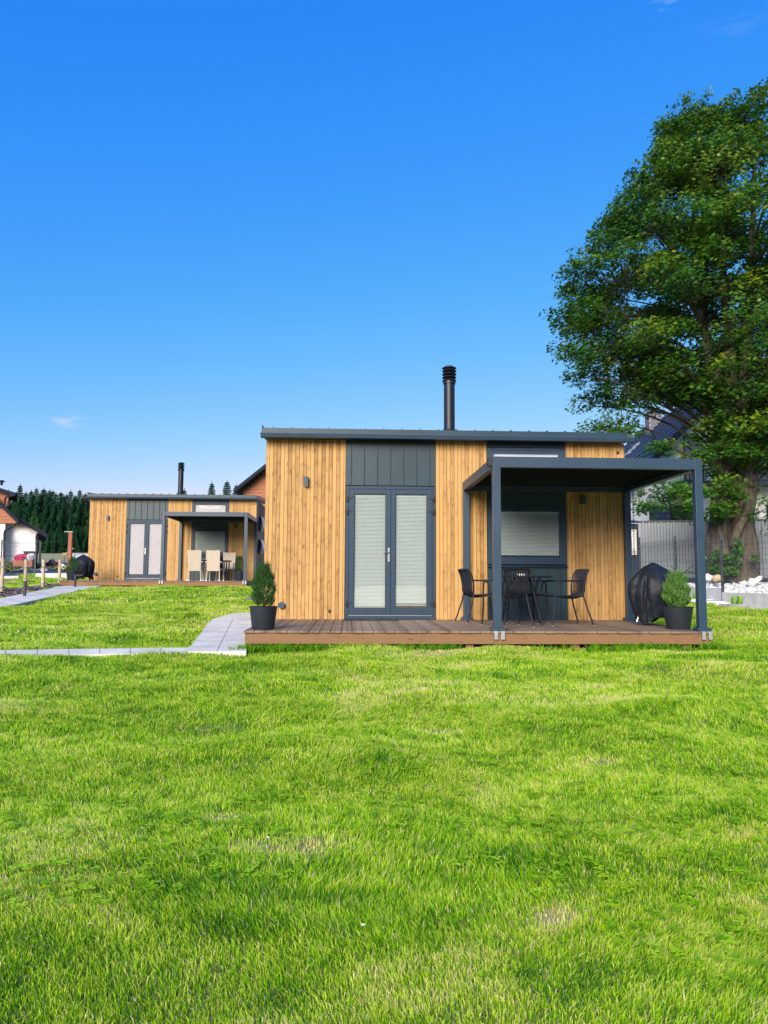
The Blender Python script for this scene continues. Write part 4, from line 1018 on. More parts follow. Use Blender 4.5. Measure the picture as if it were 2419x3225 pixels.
t = thing('sign', 'small white notice board right of the rust brown lamp post', 'sign', W3(231, 1748, 43.8)); MB().box(-.06, .06, -.01, .01, -.08, .08).build('board', M['white'], t); MB().box(-.01, .01, .011, .03, -.9, .07).build('stake', M['fence'], t)
t = thing('garden_wall', 'low white wall end just above the covered grill of the far deck', 'wall', W3(262, 1768, 44))
MB().box(-.55, 1.2, -.12, .12, -.4, .42).build('wall', M['white'], t, bev=.02); MB().box(-.58, 1.2, -.15, .15, .421, .48).build('coping', M['conc'], t)

# red gabled house between the cabins
YH = 42.
hc = thing('house', 'orange shingled house with a dark roof showing between the two cabins', 'house', (W3(880, 1790, YH).x, YH, 1.3)); o0 = Vector(hc.location)
def K(px, py, Y=YH): return W3(px, py, Y)-o0
ap, el, er = K(930, 1405), K(745, 1552), K(1115, 1552)
zb = K(800, 1638).z
MB().slab([(el.x+.35, 0, -.8), (er.x-.35, 0, -.8), (er.x-.35, 0, zb), (el.x+.35, 0, zb)], (0, 8, 0)).build('wall', M['plaster'], hc)
sh = MB(); z = zb
while z < ap.z-.3:
    f = (z-el.z)/(ap.z-el.z); f = max(0, f); xl = el.x+.35+(ap.x-el.x-.35)*f; xr = er.x-.35+(ap.x-er.x+.35)*f
    sh.slab([(xl, -.06, z), (xr, -.06, z), (xr-.05, -.035, z+.185), (xl+.05, -.035, z+.185)], (0, .5, 0)); z += .19
sh.build('shingle_gable', M['orange'], hc)
for (a, b) in ((el, ap), (ap, er)):
    rf = MB(); rf.slab([(a.x, -.7, a.z+.15), (b.x, -.7, b.z+.15), (b.x, 8.4, b.z+.15), (a.x, 8.4, a.z+.15)], (0, 0, -.22)); ro_ = rf.build('roof', M['slate'], hc)
ch = MB().box(*sorted((K(778, 1500).x, K(800, 1500).x)), 3.2, 3.8, el.z, K(780, 1502).z).build('chimney', M['slate'], hc)
ctp = K(790, 1502); MB().box(ctp.x-.4, ctp.x+.4, 3.1, 3.9, ctp.z+.001, ctp.z+.07).lathe([(.08, .07), (.08, .3), (.14, .31), (.14, .38), (.05, .42)], (ctp.x+.1, 3.5, ctp.z), 12).build('chimney_cap', M['zinc'], hc)
w0, w1 = K(812, 1668), K(860, 1768); MB().box(w0.x, w1.x, -.03, -.001, w1.z, w0.z).build('window', M['dglass'], hc)
MB().box(w0.x-.06, w1.x+.06, -.05, -.031, w0.z, w0.z+.06).build('window_head', M['flue'], hc)
t = thing('hanging_flowers', 'pink flowers in a terracotta pot between the two cabins', 'flower pot', W3(823, 1756, 36)); 
puff(0, 0, .0, .20, .18, .20, 350, .04, M['pink'], 'pink_flowers', t, seed=9); MB().lathe([(.001, -.42), (.10, -.42), (.15, -.14), (.001, -.14)], n=14).build('pot', M['orange'], t)
MB().tube([(0, 0, -.42), (0, 0, -1.1)], .03, 6).build('stand', M['fence'], t)
for i, (px, py, lab) in enumerate([(824, 1782, 'olive juniper between the cabins, upper one'), (822, 1797, 'olive juniper between the cabins, lower one')]):
    P = gp(px, py); t = thing('juniper', lab, 'shrub', P); puff(0, 0, .12, .5, .3, .16, 500, .045, M['herb'], 'foliage', t, seed=60+i); MB().tube([(0, 0, 0), (0, 0, .15)], .02, 6).build('stem', M['twig'], t)
kerb((808, 1828), (850, 1828), .14, 'pale concrete kerb seen in the gap between the two cabins')
sheet('weed_fabric', [G(800, 1819), G(860, 1819), G(860, 1800), G(800, 1800)], M['fabric'], .02)

# ---------------------------------------------------------------- spruces
def spruce_mesh(seed, h=15., r=2.6, levels=34, dense=1.0):
    g = np.random.default_rng(seed); V = []; T = []; F_ = []; k = 0
    for li in range(levels):
        u = (li+.5)/levels; z = h*(.05+.93*u); rr = r*(1-u)**.85*(.8+.35*g.random())+.10
        nb = int((9+9*(1-u))*dense); a0 = g.uniform(0, 6.28)
        for b in range(nb):
            a = a0+6.283*b/nb+g.normal()*.2; L_ = rr*(.7+.45*g.random()); dr = -.22*L_ - .10*L_*L_*.3
            ca, sa = math.cos(a), math.sin(a); n = max(3, int(L_*5)); tb = g.random()*.45
            for j in range(n):
                s = L_*(j+.6)/n; zc = z+dr*(s/L_)**1.3+.10*L_*(s/L_)**3; w_ = (.10+.30*(1-s/L_))*(.8+.5*g.random()); hg = .16+.22*g.random()
                x, y = ca*s, sa*s; px, py = -sa*w_, ca*w_; t0 = tb+.3*s/L_+.15*g.random()
                V += [(x-px*.3, y-py*.3, zc+.10), (x+px+ca*.1, y+py+sa*.1, zc-hg*.8), (x+ca*.30, y+sa*.30, zc-.03)]; V += [(x+px*.3, y+py*.3, zc+.10), (x+ca*.28, y+sa*.28, zc-.02), (x-px+ca*.1, y-py+sa*.1, zc-hg*.8)]
                T += [t0, t0*.7, t0+.15]*2; F_ += [k, k+1, k+2, k+3, k+4, k+5]; k += 6
    for j in range(14):
        a = g.uniform(0, 6.28); z = h*(.95+.05*j/14); V += [(0, 0, z+.25), (.12*math.cos(a), .12*math.sin(a), z), (0, 0, z-.02)]; T += [.3]*3; F_ += [k, k+1, k+2]; k += 3
    return np.array(V), np.array(T), np.array(F_)
protos = []
for i in range(5):
    V, T, F_ = spruce_mesh(100+i, 15., [2.3, 2.7, 2.0, 2.5, 2.9][i], 38)
    protos.append((V, T, F_))
SP = []
def spruce(P, h, k, label, wd=1.):
    t = thing('spruce_tree', label, 'tree', P, random.uniform(0, 6.28), 'spruces of the wood')
    s = h/15.
    if k not in SPM:
        V, T, F_ = protos[k]; c = npmesh('crown', V, F_, np.full(len(F_)//3, 3), M['spruce'], {'tone': np.clip(T, 0, 1)}, parent=t)
        tr = MB().tube([(0, 0, -.5), (0, 0, 7), (0, 0, 14.9)], [.20, .12, .02], 7).build('trunk', M['bark'], t); SPM[k] = (c.data, tr.data)
    else:
        for nm, me in zip(('crown', 'trunk'), SPM[k]):
            o = bpy.data.objects.new(nm, me); finish(o, t)
    t.scale = (s*wd, s*wd, s); return t
SPM = {}
tops = [(56, 1521), (75, 1545), (92, 1540), (108, 1531), (131, 1534), (150, 1538), (161, 1540), (186, 1545), (204, 1552), (217, 1540), (231, 1555), (245, 1537), (264, 1549), (285, 1556), (20, 1540), (-10, 1550), (-35, 1545), (-60, 1540), (305, 1562), (325, 1558), (337, 1556), (351, 1554), (365, 1558), (390, 1565), (420, 1566), (450, 1568), (480, 1562), (505, 1566), (530, 1566), (38, 1552), (120, 1552), (172, 1550), (196, 1556), (256, 1558), (275, 1560)]
LB = 'dark spruce in the dense wood behind the left house and the far cabin'
for i, (px, py) in enumerate(tops):
    Y = 150+random.uniform(-4, 8); g_ = float(gz(0, Y)); P = aty(px, 1700, Y); h = float(aty(px, py, Y)[2])-g_
    spruce((P[0], Y, g_-.2), h, i % 5, LB, random.uniform(1.1, 1.75))
for (px, py, lab) in ((663, 1514, 'tallest wide spruce above the far cabin roof, left of the narrow pair'), (711, 1508, 'narrow spruce above the far cabin roof, middle of three'), (741, 1520, 'small spruce above the far cabin roof nearest the orange house'), (576, 1535, 'spruce top just right of the far chimney flue')):
    Y = 118; g_ = float(gz(0, Y)); P = aty(px, 1700, Y); spruce((P[0], Y, g_-.2), float(aty(px, py, Y)[2])-g_, (px % 5), lab, 1.25)
for row, (Y0, drop) in enumerate(((144, 14), (138, 40), (132, 75), (127, 110))):
    for i in range(30):
        px = -70+i*22+random.uniform(-9, 9)
        if px > 560: continue
        Y = Y0+random.uniform(-2.5, 2.5); g_ = float(gz(0, Y)); P = aty(px, 1700, Y); py = 1552+drop+random.uniform(-14, 30)
        spruce((P[0], Y, g_-.2), float(aty(px, py, Y)[2])-g_, random.randrange(5), LB, random.uniform(1.3, 2.1))
t = thing('spruce_tree', 'young light green spruce in front of the wood, right of the white house', 'tree', (0, 0, 0), 1, 'spruces of the wood')
P = aty(104, 1700, 110); t.location = (P[0], 110, float(gz(0, 110))); h = float(aty(104, 1600, 110)[2])-t.location.z; t.scale = (h/15*1.1, h/15*1.1, h/15)
V, T, F_ = protos[1]; npmesh('crown', V, F_, np.full(len(F_)//3, 3), M['conif'], {'tone': np.clip(T, 0, 1)}, parent=t); finish(bpy.data.objects.new('trunk', SPM[1][1]), t)

# wooded hills all round (seen in the panes, and if one turns the camera)
def hills():
    V = []; F_ = []; n = 220
    for i in range(n):
        a = 2*math.pi*i/n; 
        hgt = 46+7*math.sin(2*a+1)+5*math.sin(5*a+.4)+5*math.sin(13*a)+3*math.sin(29*a)
        back = max(0, math.cos(a-math.pi)); front = max(0, math.cos(a))
        hh = hgt*(.25+1.0*back)*(1-front)+2
        for (rd, z) in ((430, -6), (470, hh*.5), (520, hh), (600, hh*.9), (700, -8)): V.append((rd*math.sin(a), rd*math.cos(a), z))
    for i in range(n):
        for j in range(4): a = i*5+j; b = ((i+1) % n)*5+j; F_.append((a, b, b+1, a+1))
    MB().add(V, F_).build('hills', M['hill'], None, smooth=True, kind='structure')
hills()
# ---------------------------------------------------------------- right side: fence, gravel bank, maple, house
FZ = [ (7.78, 23.2), (7.92, 20.7), (8.08, 18.25), (8.25, 15.75), (8.4, 13.2) ]
tf = thing('mesh_fence', 'dark welded mesh fence on a stepped concrete base in front of the white stones', 'fence', (FZ[2][0], FZ[2][1], 0))
o0 = Vector(tf.location)
for i in range(len(FZ)):
    x, y = FZ[i]; zz = float(gz(x, y)); zt = zz+ (1.62 if i < 3 else 1.6)
    m_ = MB().box(x-o0.x-.03, x-o0.x+.03, y-o0.y-.02, y-o0.y+.02, zz-.15, zt)
    po = m_.build('post', M['fence'], tf, bev=.003)
    for k in (.28, .62, .92): MB().box(x-o0.x-.025, x-o0.x+.025, y-o0.y-.045, y-o0.y-.0205, zz+1.55*k, zz+1.55*k+.035).build('clamp', M['dark'], po)
for i in range(len(FZ)-1):
    (xa, ya), (xb, yb) = FZ[i], FZ[i+1]; base = max(float(gz(xa, ya)), float(gz(xb, yb)))+.04
    if i == 0: base -= .05
    a = Vector((xa, ya, 0)); b = Vector((xb, yb, 0)); d = (b-a).normalized(); n = Vector((-d.y, d.x, 0))*.03
    v = [a-n+d*.02, b-n-d*.02, b+n-d*.02, a+n+d*.02]; top = base+.20
    MB().slab([(p.x-o0.x, p.y-o0.y, top) for p in v], (0, 0, -.55)).build('concrete_base', M['conc'], tf)
    m2 = MB(); Lp = (b-a).length-.08; nn = Vector((-d.y, d.x, 0)); w = .0026
    def X(s, z, o=0): q = a+d*(s+.04)+nn*o-Vector((o0.x, o0.y, 0)); return Vector((q.x, q.y, top+.03+z))
    def bar(p, q, w_):
        e = (q-p).normalized(); o1 = e.orthogonal().normalized()*w_; o2 = e.cross(o1).normalized()*w_
        m2.add([p+o1, p+o2, p-o1, p-o2, q+o1, q+o2, q-o1, q-o2], [(0, 1, 5, 4), (1, 2, 6, 5), (2, 3, 7, 6), (3, 0, 4, 7)])
    H = 1.22; bands = [.15, .66, 1.08]; ns = int(Lp/.05)
    for k in range(ns+1):
        s = Lp*k/ns; zp = 0
        for bz in bands:
            bar(X(s, zp), X(s, bz-.035), w); bar(X(s, bz-.035), X(s, bz, -.035), w); bar(X(s, bz, -.035), X(s, bz+.035), w); zp = bz+.035
        bar(X(s, zp), X(s, H), w)
    for z in [.0, .35, .5, .8, .95, H-.03]+[q+e for q in bands for e in (-.035, .035)]: bar(X(0, z), X(Lp, z), w*1.3)
    for z in bands: bar(X(0, z, -.035), X(Lp, z, -.035), w*1.3)
    m2.build('mesh_panel', M['fence'], tf)
# gravel bank rising to the metal fence
sheet('gravel_bank', [(8.0, 13), (22, 13), (22, 27.5), (6.9, 27.5)], M['gravel'], .03, step=.6)
pts = []; pts2 = []
for i in range(5200):
    y = 15+rng.random()**.8*11; x = (8.25+(18-y)*.03)+.1+rng.random()**1.3*8
    s = .025+.045*rng.random()**2; 
    pts.append((x, y, float(gz(x, y))+.035+s*.25, s))
for i in range(420):
    y = rng.uniform(20.5, 23.6); x = rng.uniform(7.9, 13.5); s = .05+.09*rng.random(); pts.append((x, y, float(gz(x, y))+.05+s*.4, s))
rocks('white_stones', pts, M['stone'], kind='stuff', label='loose white stones banked up behind the mesh fence around the maple', cat='stones')
for i, (px, py, s, mm, lab) in enumerate([(2225, 1822, .20, 'stone', 'large grey white boulder left of the maple foot'), (2257, 1822, .18, 'stone2', 'ochre boulder at the foot of the maple'), (2375, 1832, .21, 'stone', 'large white boulder right of the maple foot'), (2340, 1838, .15, 'stone', 'white boulder in front of the maple trunk')]):
    P = aty(px, py, 22.3); rocks('boulder', [(P[0], 22.3, P[2], s)], M[mm], label=lab, cat='boulder')
t = thing('stepping_slabs', 'row of flat pale slabs lying in the grass at the fence base', 'slabs', gp(2220, 1900))
P0 = Vector(t.location)
for (px, py, w_) in ((2195, 1893, .42), (2228, 1899, .40), (2290, 1903, .30)):
    P = Vector(gp(px, py))-P0; MB().box(P.x-w_, P.x+w_, P.y-.14, P.y+.14, P.z-.02, P.z+.05).build('slab', M['stone'], t, bev=.01)
wd = []
for (px, py) in ((2385, 1900), (2400, 1903), (2340, 1906), (2410, 1905), (2200, 1888), (2165, 1882), (2315, 1907)): wd.append(gp(px, py))
blades('fence_weeds', wd, M['grass'], 40, .32, .12, .012, .6, (.1, .5), kind='stuff', label='tall weeds growing at the concrete base of the mesh fence', cat='weeds')

# trapezoid metal fence
def corrug(a, b, z0, h, nm, label, m_, cat, step=.20):
    a = Vector(a); b = Vector(b); d = (b-a); Lh = d.length; u = d/Lh; nn = Vector((-u.y, u.x, 0)); t = thing(nm, label, cat, (a.x, a.y, 0))
    m2 = MB(); s = 0; P = []
    while s < Lh:
        P += [(s, 0), (s+step*.42, 0), (s+step*.52, -.035), (s+step*.90, -.035)]; s += step
    v = []
    for (s, o) in P:
        q = u*s+nn*o; zt = h*s/Lh*0; v += [(q.x, q.y, z0), (q.x, q.y, z0+h)]
    m2.add(v, [(i*2, i*2+2, i*2+3, i*2+1) for i in range(len(P)-1)]); o = m2.build('sheet_panel', m_, t)
    o.modifiers.new('s', 'SOLIDIFY').thickness = .004
    q0, q1 = u*0, u*Lh; e = nn*.06
    MB().slab([(-e.x, -e.y, z0+h+.05), (q1.x-e.x, q1.y-e.y, z0+h+.05), (q1.x+e.x, q1.y+e.y, z0+h+.05), (e.x, e.y, z0+h+.05)], (0, 0, -.048)).build('cap_rail', M['fence'], t)
    return t
def topz(px, py, Y): return float(aty(px, py, Y)[2])
xa = aty(2012, 1645, 26.5)[0]; xb = aty(2420, 1625, 25.4)[0]
d = (xb-xa); x3 = xb+7; y3 = 25.4-7/d*1.1
corrug((xa, 26.5, 0), (x3, y3, 0), 1.05, topz(2012, 1645, 26.5)-1.05, 'metal_fence', 'tall grey trapezoid sheet fence behind the maple', M['corr'], 'fence')
# dark shed with the price list
sx0 = aty(1962, 1700, 27.2)[0]; sx1 = aty(2012, 1700, 27.2)[0]; szt = topz(1990, 1650, 27.2)
sd_ = thing('shed', 'dark sheet metal shed left of the grey fence', 'shed', ((sx0+sx1)/2-1.2, 27.2, 1.0)); hwd = (sx1-sx0)/2+1.2
M['navy'] = mat('navy_sheet', (.035, .05, .085), .5, .3, .15)
m_ = MB(); x = -hwd
while x < hwd-.01: m_.box(x, min(x+.14, hwd), 0, 2.2, -.2, szt-1.0); m_.box(min(x+.14, hwd), min(x+.2, hwd), .02, 2.2, -.2, szt-1.0); x += .2
m_.build('wall', M['navy'], sd_)
MB().slab([(-hwd-.1, -.15, szt-1.0+.02), (hwd+.06, -.15, szt-1.0+.02), (hwd+.06, 2.4, szt-1.0+.35), (-hwd-.1, 2.4, szt-1.0+.35)], (0, 0, .06)).build('roof', M['fence'], sd_)
# notice hanging on the shed
q0, q1 = aty(1983, 1667, 27.0), aty(2011, 1747, 27.0); nt_ = thing('notice', 'tall white notice with lines of black print on the dark shed', 'notice', ((q0[0]+q1[0])/2, 27.17, q1[2]))
nw, nh = (q1[0]-q0[0])/2, q0[2]-q1[2]
MB().box(-nw, nw, -.012, 0, 0, nh).build('sheet', M['paper'], nt_)
pr_ = MB(); r2 = random.Random(4)
def words(y, x0, x1, h_):
    x = x0
    while x < x1: L_ = r2.uniform(.008, .02); pr_.box(x, min(x1, x+L_), -.0145, -.0125, y-h_/2, y+h_/2); x += L_+.005
words(nh*.94, -nw*.65, nw*.7, .032)
for i, L_ in enumerate((.28, .26, .62, .80, .45, .60, .85, .80, .90, .60, .95)): words(nh*(.865-i*.058), -nw*.9, -nw*.9+nw*L_, .026)
words(nh*.20, -nw*.6, nw*.5, .026)
for k in range(4): words(nh*(.15-.035*k), -nw*.8, nw*.85, .018)
pr_.build('print', M['ink'], nt_)
# small chopped wood pile / terracotta pot near cabin corner
t = thing('plant_pot', 'small brown pot beside the dark shed, right of the near cabin corner', 'pot', (aty(1975, 1815, 22)[0], 22, float(gz(6.9, 22))+.02)); MB().lathe([(.001, 0), (.10, 0), (.14, .30), (.12, .30), (.10, .26), (.001, .26)], n=16).build('pot', M['orange'], t, smooth=True)
puff(0, 0, .45, .16, .16, .2, 260, .04, M['herb'], 'plant', t, seed=77)
kerb((1968, 1868), (2250, 1872), .12, 'low concrete kerb behind the grill and the potted conifer')

# white house on the right
H0 = Vector((16.5, 36, 1.4))
hr = thing('house', 'white two storey house with a blue tiled roof and a brick chimney behind the maple', 'house', H0)
hw_, dep, ez, rz_ = 5.5, 12., 3.6, 9.1
MB().box(-hw_, hw_, 0, dep, -1, ez-.1).build('wall', M['plaster'], hr)
zc_ = 4.15; xc_ = hw_*(1-(zc_-ez)/(rz_-ez))
MB().slab([(-hw_, 0, ez-.098), (hw_, 0, ez-.098), (hw_, 0, ez), (xc_, 0, zc_-.003), (-xc_, 0, zc_-.003), (-hw_, 0, ez)], (0, .3, 0)).build('upper_wall', M['plaster'], hr)
gb = MB(); z = zc_
while z < rz_-.2:
    x0 = hw_*(1-(z-ez)/(rz_-ez)); x1 = hw_*(1-(z+.17-ez)/(rz_-ez)); gb.slab([(-x0, -.03, z), (x0, -.03, z), (x1, -.015, z+.175), (-x1, -.015, z+.175)], (0, .2, 0)); z += .18
gb.build('gable_boarding', M['cream'], hr)
def rp(x, y, off=0): return (x, y, ez+.12+(rz_-ez)*(1-abs(x)/hw_)+off)
for s in (-1, 1):
    e = s*(hw_+.6); b_ = MB(); b_.slab([rp(e, -.6), rp(0, -.6), rp(0, dep+.6), rp(e, dep+.6)], (0, 0, -.18)); ro_ = b_.build('roof', M['blueroof'], hr)
    cs = MB(); n = 26
    for i in range(n):
        u = (i+.5)/n; x = e*(1-u); p0, p1 = rp(x, -.58, .035), rp(x, dep+.55, .035)
        cs.slab([(p0[0]-.035, p0[1], p0[2]), (p0[0]+.035, p0[1], p0[2]), (p1[0]+.035, p1[1], p1[2]), (p1[0]-.035, p1[1], p1[2])], (0, 0, -.033))
    cs.build('tile_course', M['slate'], ro_)
    vg = MB(); k = 16
    for i in range(k):
        u0, u1 = i/k, (i+.96)/k; a_, c_ = rp(e*(1-u0), -.66, .08), rp(e*(1-u1), -.66, .08); vg.slab([a_, c_, (c_[0], c_[1], c_[2]-.42), (a_[0], a_[1], a_[2]-.42)], (0, .05, 0))
    vg.build('verge_tiles', M['slate'], ro_)
pcx, pcy, top_ = 15.75-16.5, 8., 10.7-1.4
cb = MB().box(pcx-.35, pcx+.35, pcy-.35, pcy+.35, 7, top_).build('chimney', M['mortar'], hr)
bk = MB(); z = top_-1.9; r_ = 0
while z < top_-.1:
    for sgn in (0, 1):
        for k in range(4):
            x0 = -.355+k*.185+(.09 if r_ % 2 else 0); x1 = min(x0+.165, .355)
            if x0 > .3: continue
            if sgn == 0: bk.box(pcx+x0, pcx+x1, pcy-.362, pcy-.351, z, z+.10)
            else: bk.box(pcx-.362, pcx-.351, pcy+x0, pcy+x1, z, z+.10)
    z += .125; r_ += 1
bk.build('brickwork', M['brick'], cb)
MB().box(pcx-.44, pcx+.44, pcy-.44, pcy+.44, top_+.001, top_+.09).lathe([(.12, .091), (.12, .25), (.001, .27)], (pcx, pcy, top_), 10).build('chimney_cap', M['zinc'], cb)
sk = MB(); q = [rp(-1.75, 7.4, .09), rp(-2.45, 7.4, .09), rp(-2.45, 8.3, .09), rp(-1.75, 8.3, .09)]; sk.slab(q, (0, 0, -.08)); sk.build('skylight', M['zinc'], hr)
def win(x0, x1, z0, z1, kind='pane'):
    q = MB().box(x0-.07, x1+.07, -.08, -.032, z0-.07, z1+.07).build('window', M['flue'], hr)
    MB().box(x0, x1, -.086, -.081, z0, z1).build('pane', M['dglass'], q)
    if kind == 'shutter':
        sh_ = MB()
        for i in range(9): sh_.box(x0-1.05, x0-.12, -.10, -.06, z0+(z1-z0)*i/9, z0+(z1-z0)*(i+.82)/9)
        sh_.build('slatted_shutter', M['anth'], q)
win(-2.9, -1.6, 1.0, 3.1, 'shutter'); win(1.7, 3.1, 1.2, 3.1); win(-2.15, -1.35, 4.35, 6.4); win(.6, 1.8, 4.35, 6.3)
bal = MB().box(-2.9, 2.9, -1.3, -.035, 4.02, 4.14)
for k in range(30): bal.box(-2.88+k*.198, -2.86+k*.198, -1.29, -1.27, 4.14, 5.0)
bal.box(-2.9, 2.9, -1.3, -1.26, 5.0, 5.05); bal.build('balcony', M['fence'], hr)

# ---------------------------------------------------------------- the maple
TX, TYY = 10.85, 24.0
tz0 = float(gz(TX, TYY))
mt_ = thing('maple_tree', 'huge old maple with several fused trunks behind the mesh fence', 'tree', (TX, TYY, tz0))
def ml(px, py, Y=TYY): return Vector(aty(px, py, Y))-Vector((TX, TYY, tz0))
def sm(pts, n=6):
    out = []; P = pts
    for i in range(len(P)-1):
        a = P[max(i-1, 0)]; b = P[i]; c = P[i+1]; d = P[min(i+2, len(P)-1)]
        for k in range(n): u = k/n; out.append(.5*((2*b)+(c-a)*u+(2*a-5*b+4*c-d)*u*u+(3*b-a-3*c+d)*u*u*u))
    return out+[P[-1]]
def lerpr(r, n): return list(np.interp(np.linspace(0, len(r)-1, n), range(len(r)), r))
stems = [ # pixel path, radii
 ([(2262, 1825), (2258, 1720), (2264, 1600), (2268, 1500), (2262, 1380), (2235, 1230), (2215, 1050), (2190, 880)], [.50, .34, .28, .21, .16, .12, .08, .04], -.15),
 ([(2290, 1825), (2290, 1700), (2296, 1590), (2308, 1480), (2310, 1350), (2316, 1150), (2300, 950), (2285, 700), (2270, 480)], [.36, .27, .25, .24, .20, .17, .12, .08, .03], .35),
 ([(2338, 1832), (2338, 1730), (2334, 1640), (2345, 1560), (2345, 1420), (2342, 1250), (2352, 1050), (2365, 850), (2372, 600), (2385, 380)], [.55, .40, .32, .27, .23, .18, .14, .11, .07, .03], -.05),
 ([(2345, 1825), (2358, 1720), (2352, 1620), (2372, 1540), (2400, 1400), (2425, 1250), (2450, 1000), (2480, 700)], [.45, .34, .28, .20, .18, .15, .11, .04], .35),
 ([(2300, 1600), (2318, 1480), (2330, 1330), (2300, 1180), (2262, 1020), (2200, 900), (2150, 780)], [.24, .20, .17, .14, .11, .08, .03], .9),
 ([(2270, 1560), (2240, 1440), (2205, 1330), (2160, 1230), (2090, 1160), (2010, 1130)], [.18, .15, .13, .10, .07, .03], -.9),
]
tr = MB(); limbs = []
for pp, rad, dy in stems:
    P = [ml(x, y)+Vector((0, dy*min(1, i*.35), 0)) for i, (x, y) in enumerate(pp)]; Q = sm(P, 6)
    tr.tube(Q, lerpr(rad, len(Q)), 16, wob=.42); limbs.append((Q, lerpr(rad, len(Q))))
# root flares
for a in np.linspace(0, 6.28, 9)[:-1]:
    c = Vector((math.cos(a)*.25-.05, math.sin(a)*.22, 0)); tr.tube([c+Vector((0, 0, .95)), c*2.0+Vector((0, 0, .35)), c*3.4+Vector((0, 0, -.06))], [.18, .20, .10], 10, wob=.3)
tr.tube(sm([ml(2308, 1722, 23.5), ml(2322, 1672, 23.4), ml(2348, 1620, 23.5), ml(2356, 1570, 23.7)], 5), [.12]*16, 10, wob=.3)
tr.build('trunk', M['bark'], mt_, smooth=True)
# crown outline (photo pixels) -> clumps of leaves
def zc5(x, y): return (1650+x*.4974, 200+y*.4974)
OUT = [zc5(*q) for q in ((1470, 110), (1300, 190), (1120, 190), (900, 225), (850, 320), (825, 440), (740, 530), (655, 690), (500, 840), (485, 940), (330, 1070), (240, 1250), (240, 1330), (290, 1420), (240, 1500), (190, 1560), (200, 1660), (235, 1750), (170, 1870), (290, 1990))]+[(1870, 1205), (1925, 1230), (1890, 1290), (1850, 1345), (1990, 1400), (2040, 1480)]
oz = np.array([ml(*q).z for q in OUT]); ox = np.array([ml(*q).x for q in OUT])
od = np.argsort(oz); ozs, oxs = oz[od], ox[od]
def rad_at(z): return -np.interp(z, ozs, oxs)
def pix(p):
    v = np.array([p[0]+TX, p[1]+TYY, p[2]+tz0])-EYE; d = v@FW; return CX+F_PX*(v@RT)/d, CY-F_PX*(v@UP)/d
OL = OUT[6:]; oly = np.array([q[1] for q in OL]); olx = np.array([q[0] for q in OL]); _o = np.argsort(oly); oly, olx = oly[_o], olx[_o]
OT = sorted(OUT[:9]); otx = np.array([q[0] for q in OT]); oty = np.array([q[1] for q in OT])
def inside(x, y, z, rx, rz):
    px, py = pix((x, y, z)); m_ = rx*88*g.uniform(.35, 1.05)
    if px-m_ < np.interp(py, oly, olx)-6 and py > oly[0]: return False
    if py-rz*95-6 < np.interp(px, otx, oty) and px < otx[-1]+200: return False
    if 1780 < px < 2235 and 1255 < py < 1500: return False
    return True
g = np.random.default_rng(42); CL = []
zmin, zmax = ozs[0], oz[0]
for q in OUT[:23]:                                   # along the visible edge
    p = ml(*q); 
    for k in range(2): CL.append((p.x+.50+g.random()*.6, g.normal()*.9, p.z-.42+g.normal()*.15, .66, .36))
for i in range(len(OUT)-4):                          # ragged small sprays beyond the edge
    for k in range(4):
        u = g.random(); qx = OUT[i][0]*(1-u)+OUT[i+1][0]*u; qy = OUT[i][1]*(1-u)+OUT[i+1][1]*u
        p = ml(qx+g.uniform(6, 52), qy+g.uniform(10, 44)); CL.append((p.x, g.normal()*.5, p.z, .22+.2*g.random(), .14+.12*g.random()))
# the twig that reaches out to the left
for q, r_ in (((1722, 985), .34), ((1745, 968), .34), ((1775, 985), .45), ((1735, 1010), .25)): p = ml(*q); CL.append((p.x+.1, 0, p.z, r_, .22))
tries = 0
while len(CL) < 585 and tries < 60000:
    tries += 1
    z = g.uniform(zmin+.2, zmax-.3); r = rad_at(z)
    if r < .8 or g.random() > (r/7.5)**1.3+.1: continue
    u = g.random(); a = g.uniform(0, 2*math.pi); f = math.sqrt(.18+.82*u)
    R_ = r*f-.5
    if R_ < .6: continue
    x = R_*math.cos(a); y = R_*math.sin(a)*.85
    if x > 3.2 and g.random() < .45: continue
    rx_, rz_c = .60+.42*g.random(), .26+.20*g.random()
    if not inside(x, y, z, rx_, rz_c): continue
    # layered shelves
    CL.append((x, y, z, rx_, rz_c))
# inner and lower clumps around the stems, and the low branches by the pergola
for (px, py, Y, n, sx, sz) in ((2235, 1420, 23.2, 9, .8, .7), (2330, 1400, 22.9, 10, .8, .9), (2300, 1560, 23.0, 7, .6, .35), (2250, 1600, 23.1, 5, .35, .25), (2395, 1560, 23.2, 8, .4, .8), (2105, 1408, 22.6, 6, .7, .10), (2185, 1435, 22.4, 4, .35, .12), (2110, 1560, 22.0, 10, .55, .30), (2060, 1610, 21.9, 6, .30, .25), (2165, 1560, 22.3, 6, .35, .35), (1965, 1345, 23.0, 6, .45, .30), (2150, 1240, 23.4, 5, .5, .2), (2250, 1290, 22.8, 6, .35, .6), (2400, 1300, 22.8, 8, .6, .9), (1900, 1340, 23.5, 5, .35, .2)):
    c = ml(px, py, Y)
    for k in range(n): CL.append((c.x+g.normal()*sx*.6, c.y+g.normal()*.35, c.z+g.normal()*sz*.6, .36+.18*g.random(), .20+.10*g.random()))
CL.append((*ml(2022, 1552, 22), .16, .14))
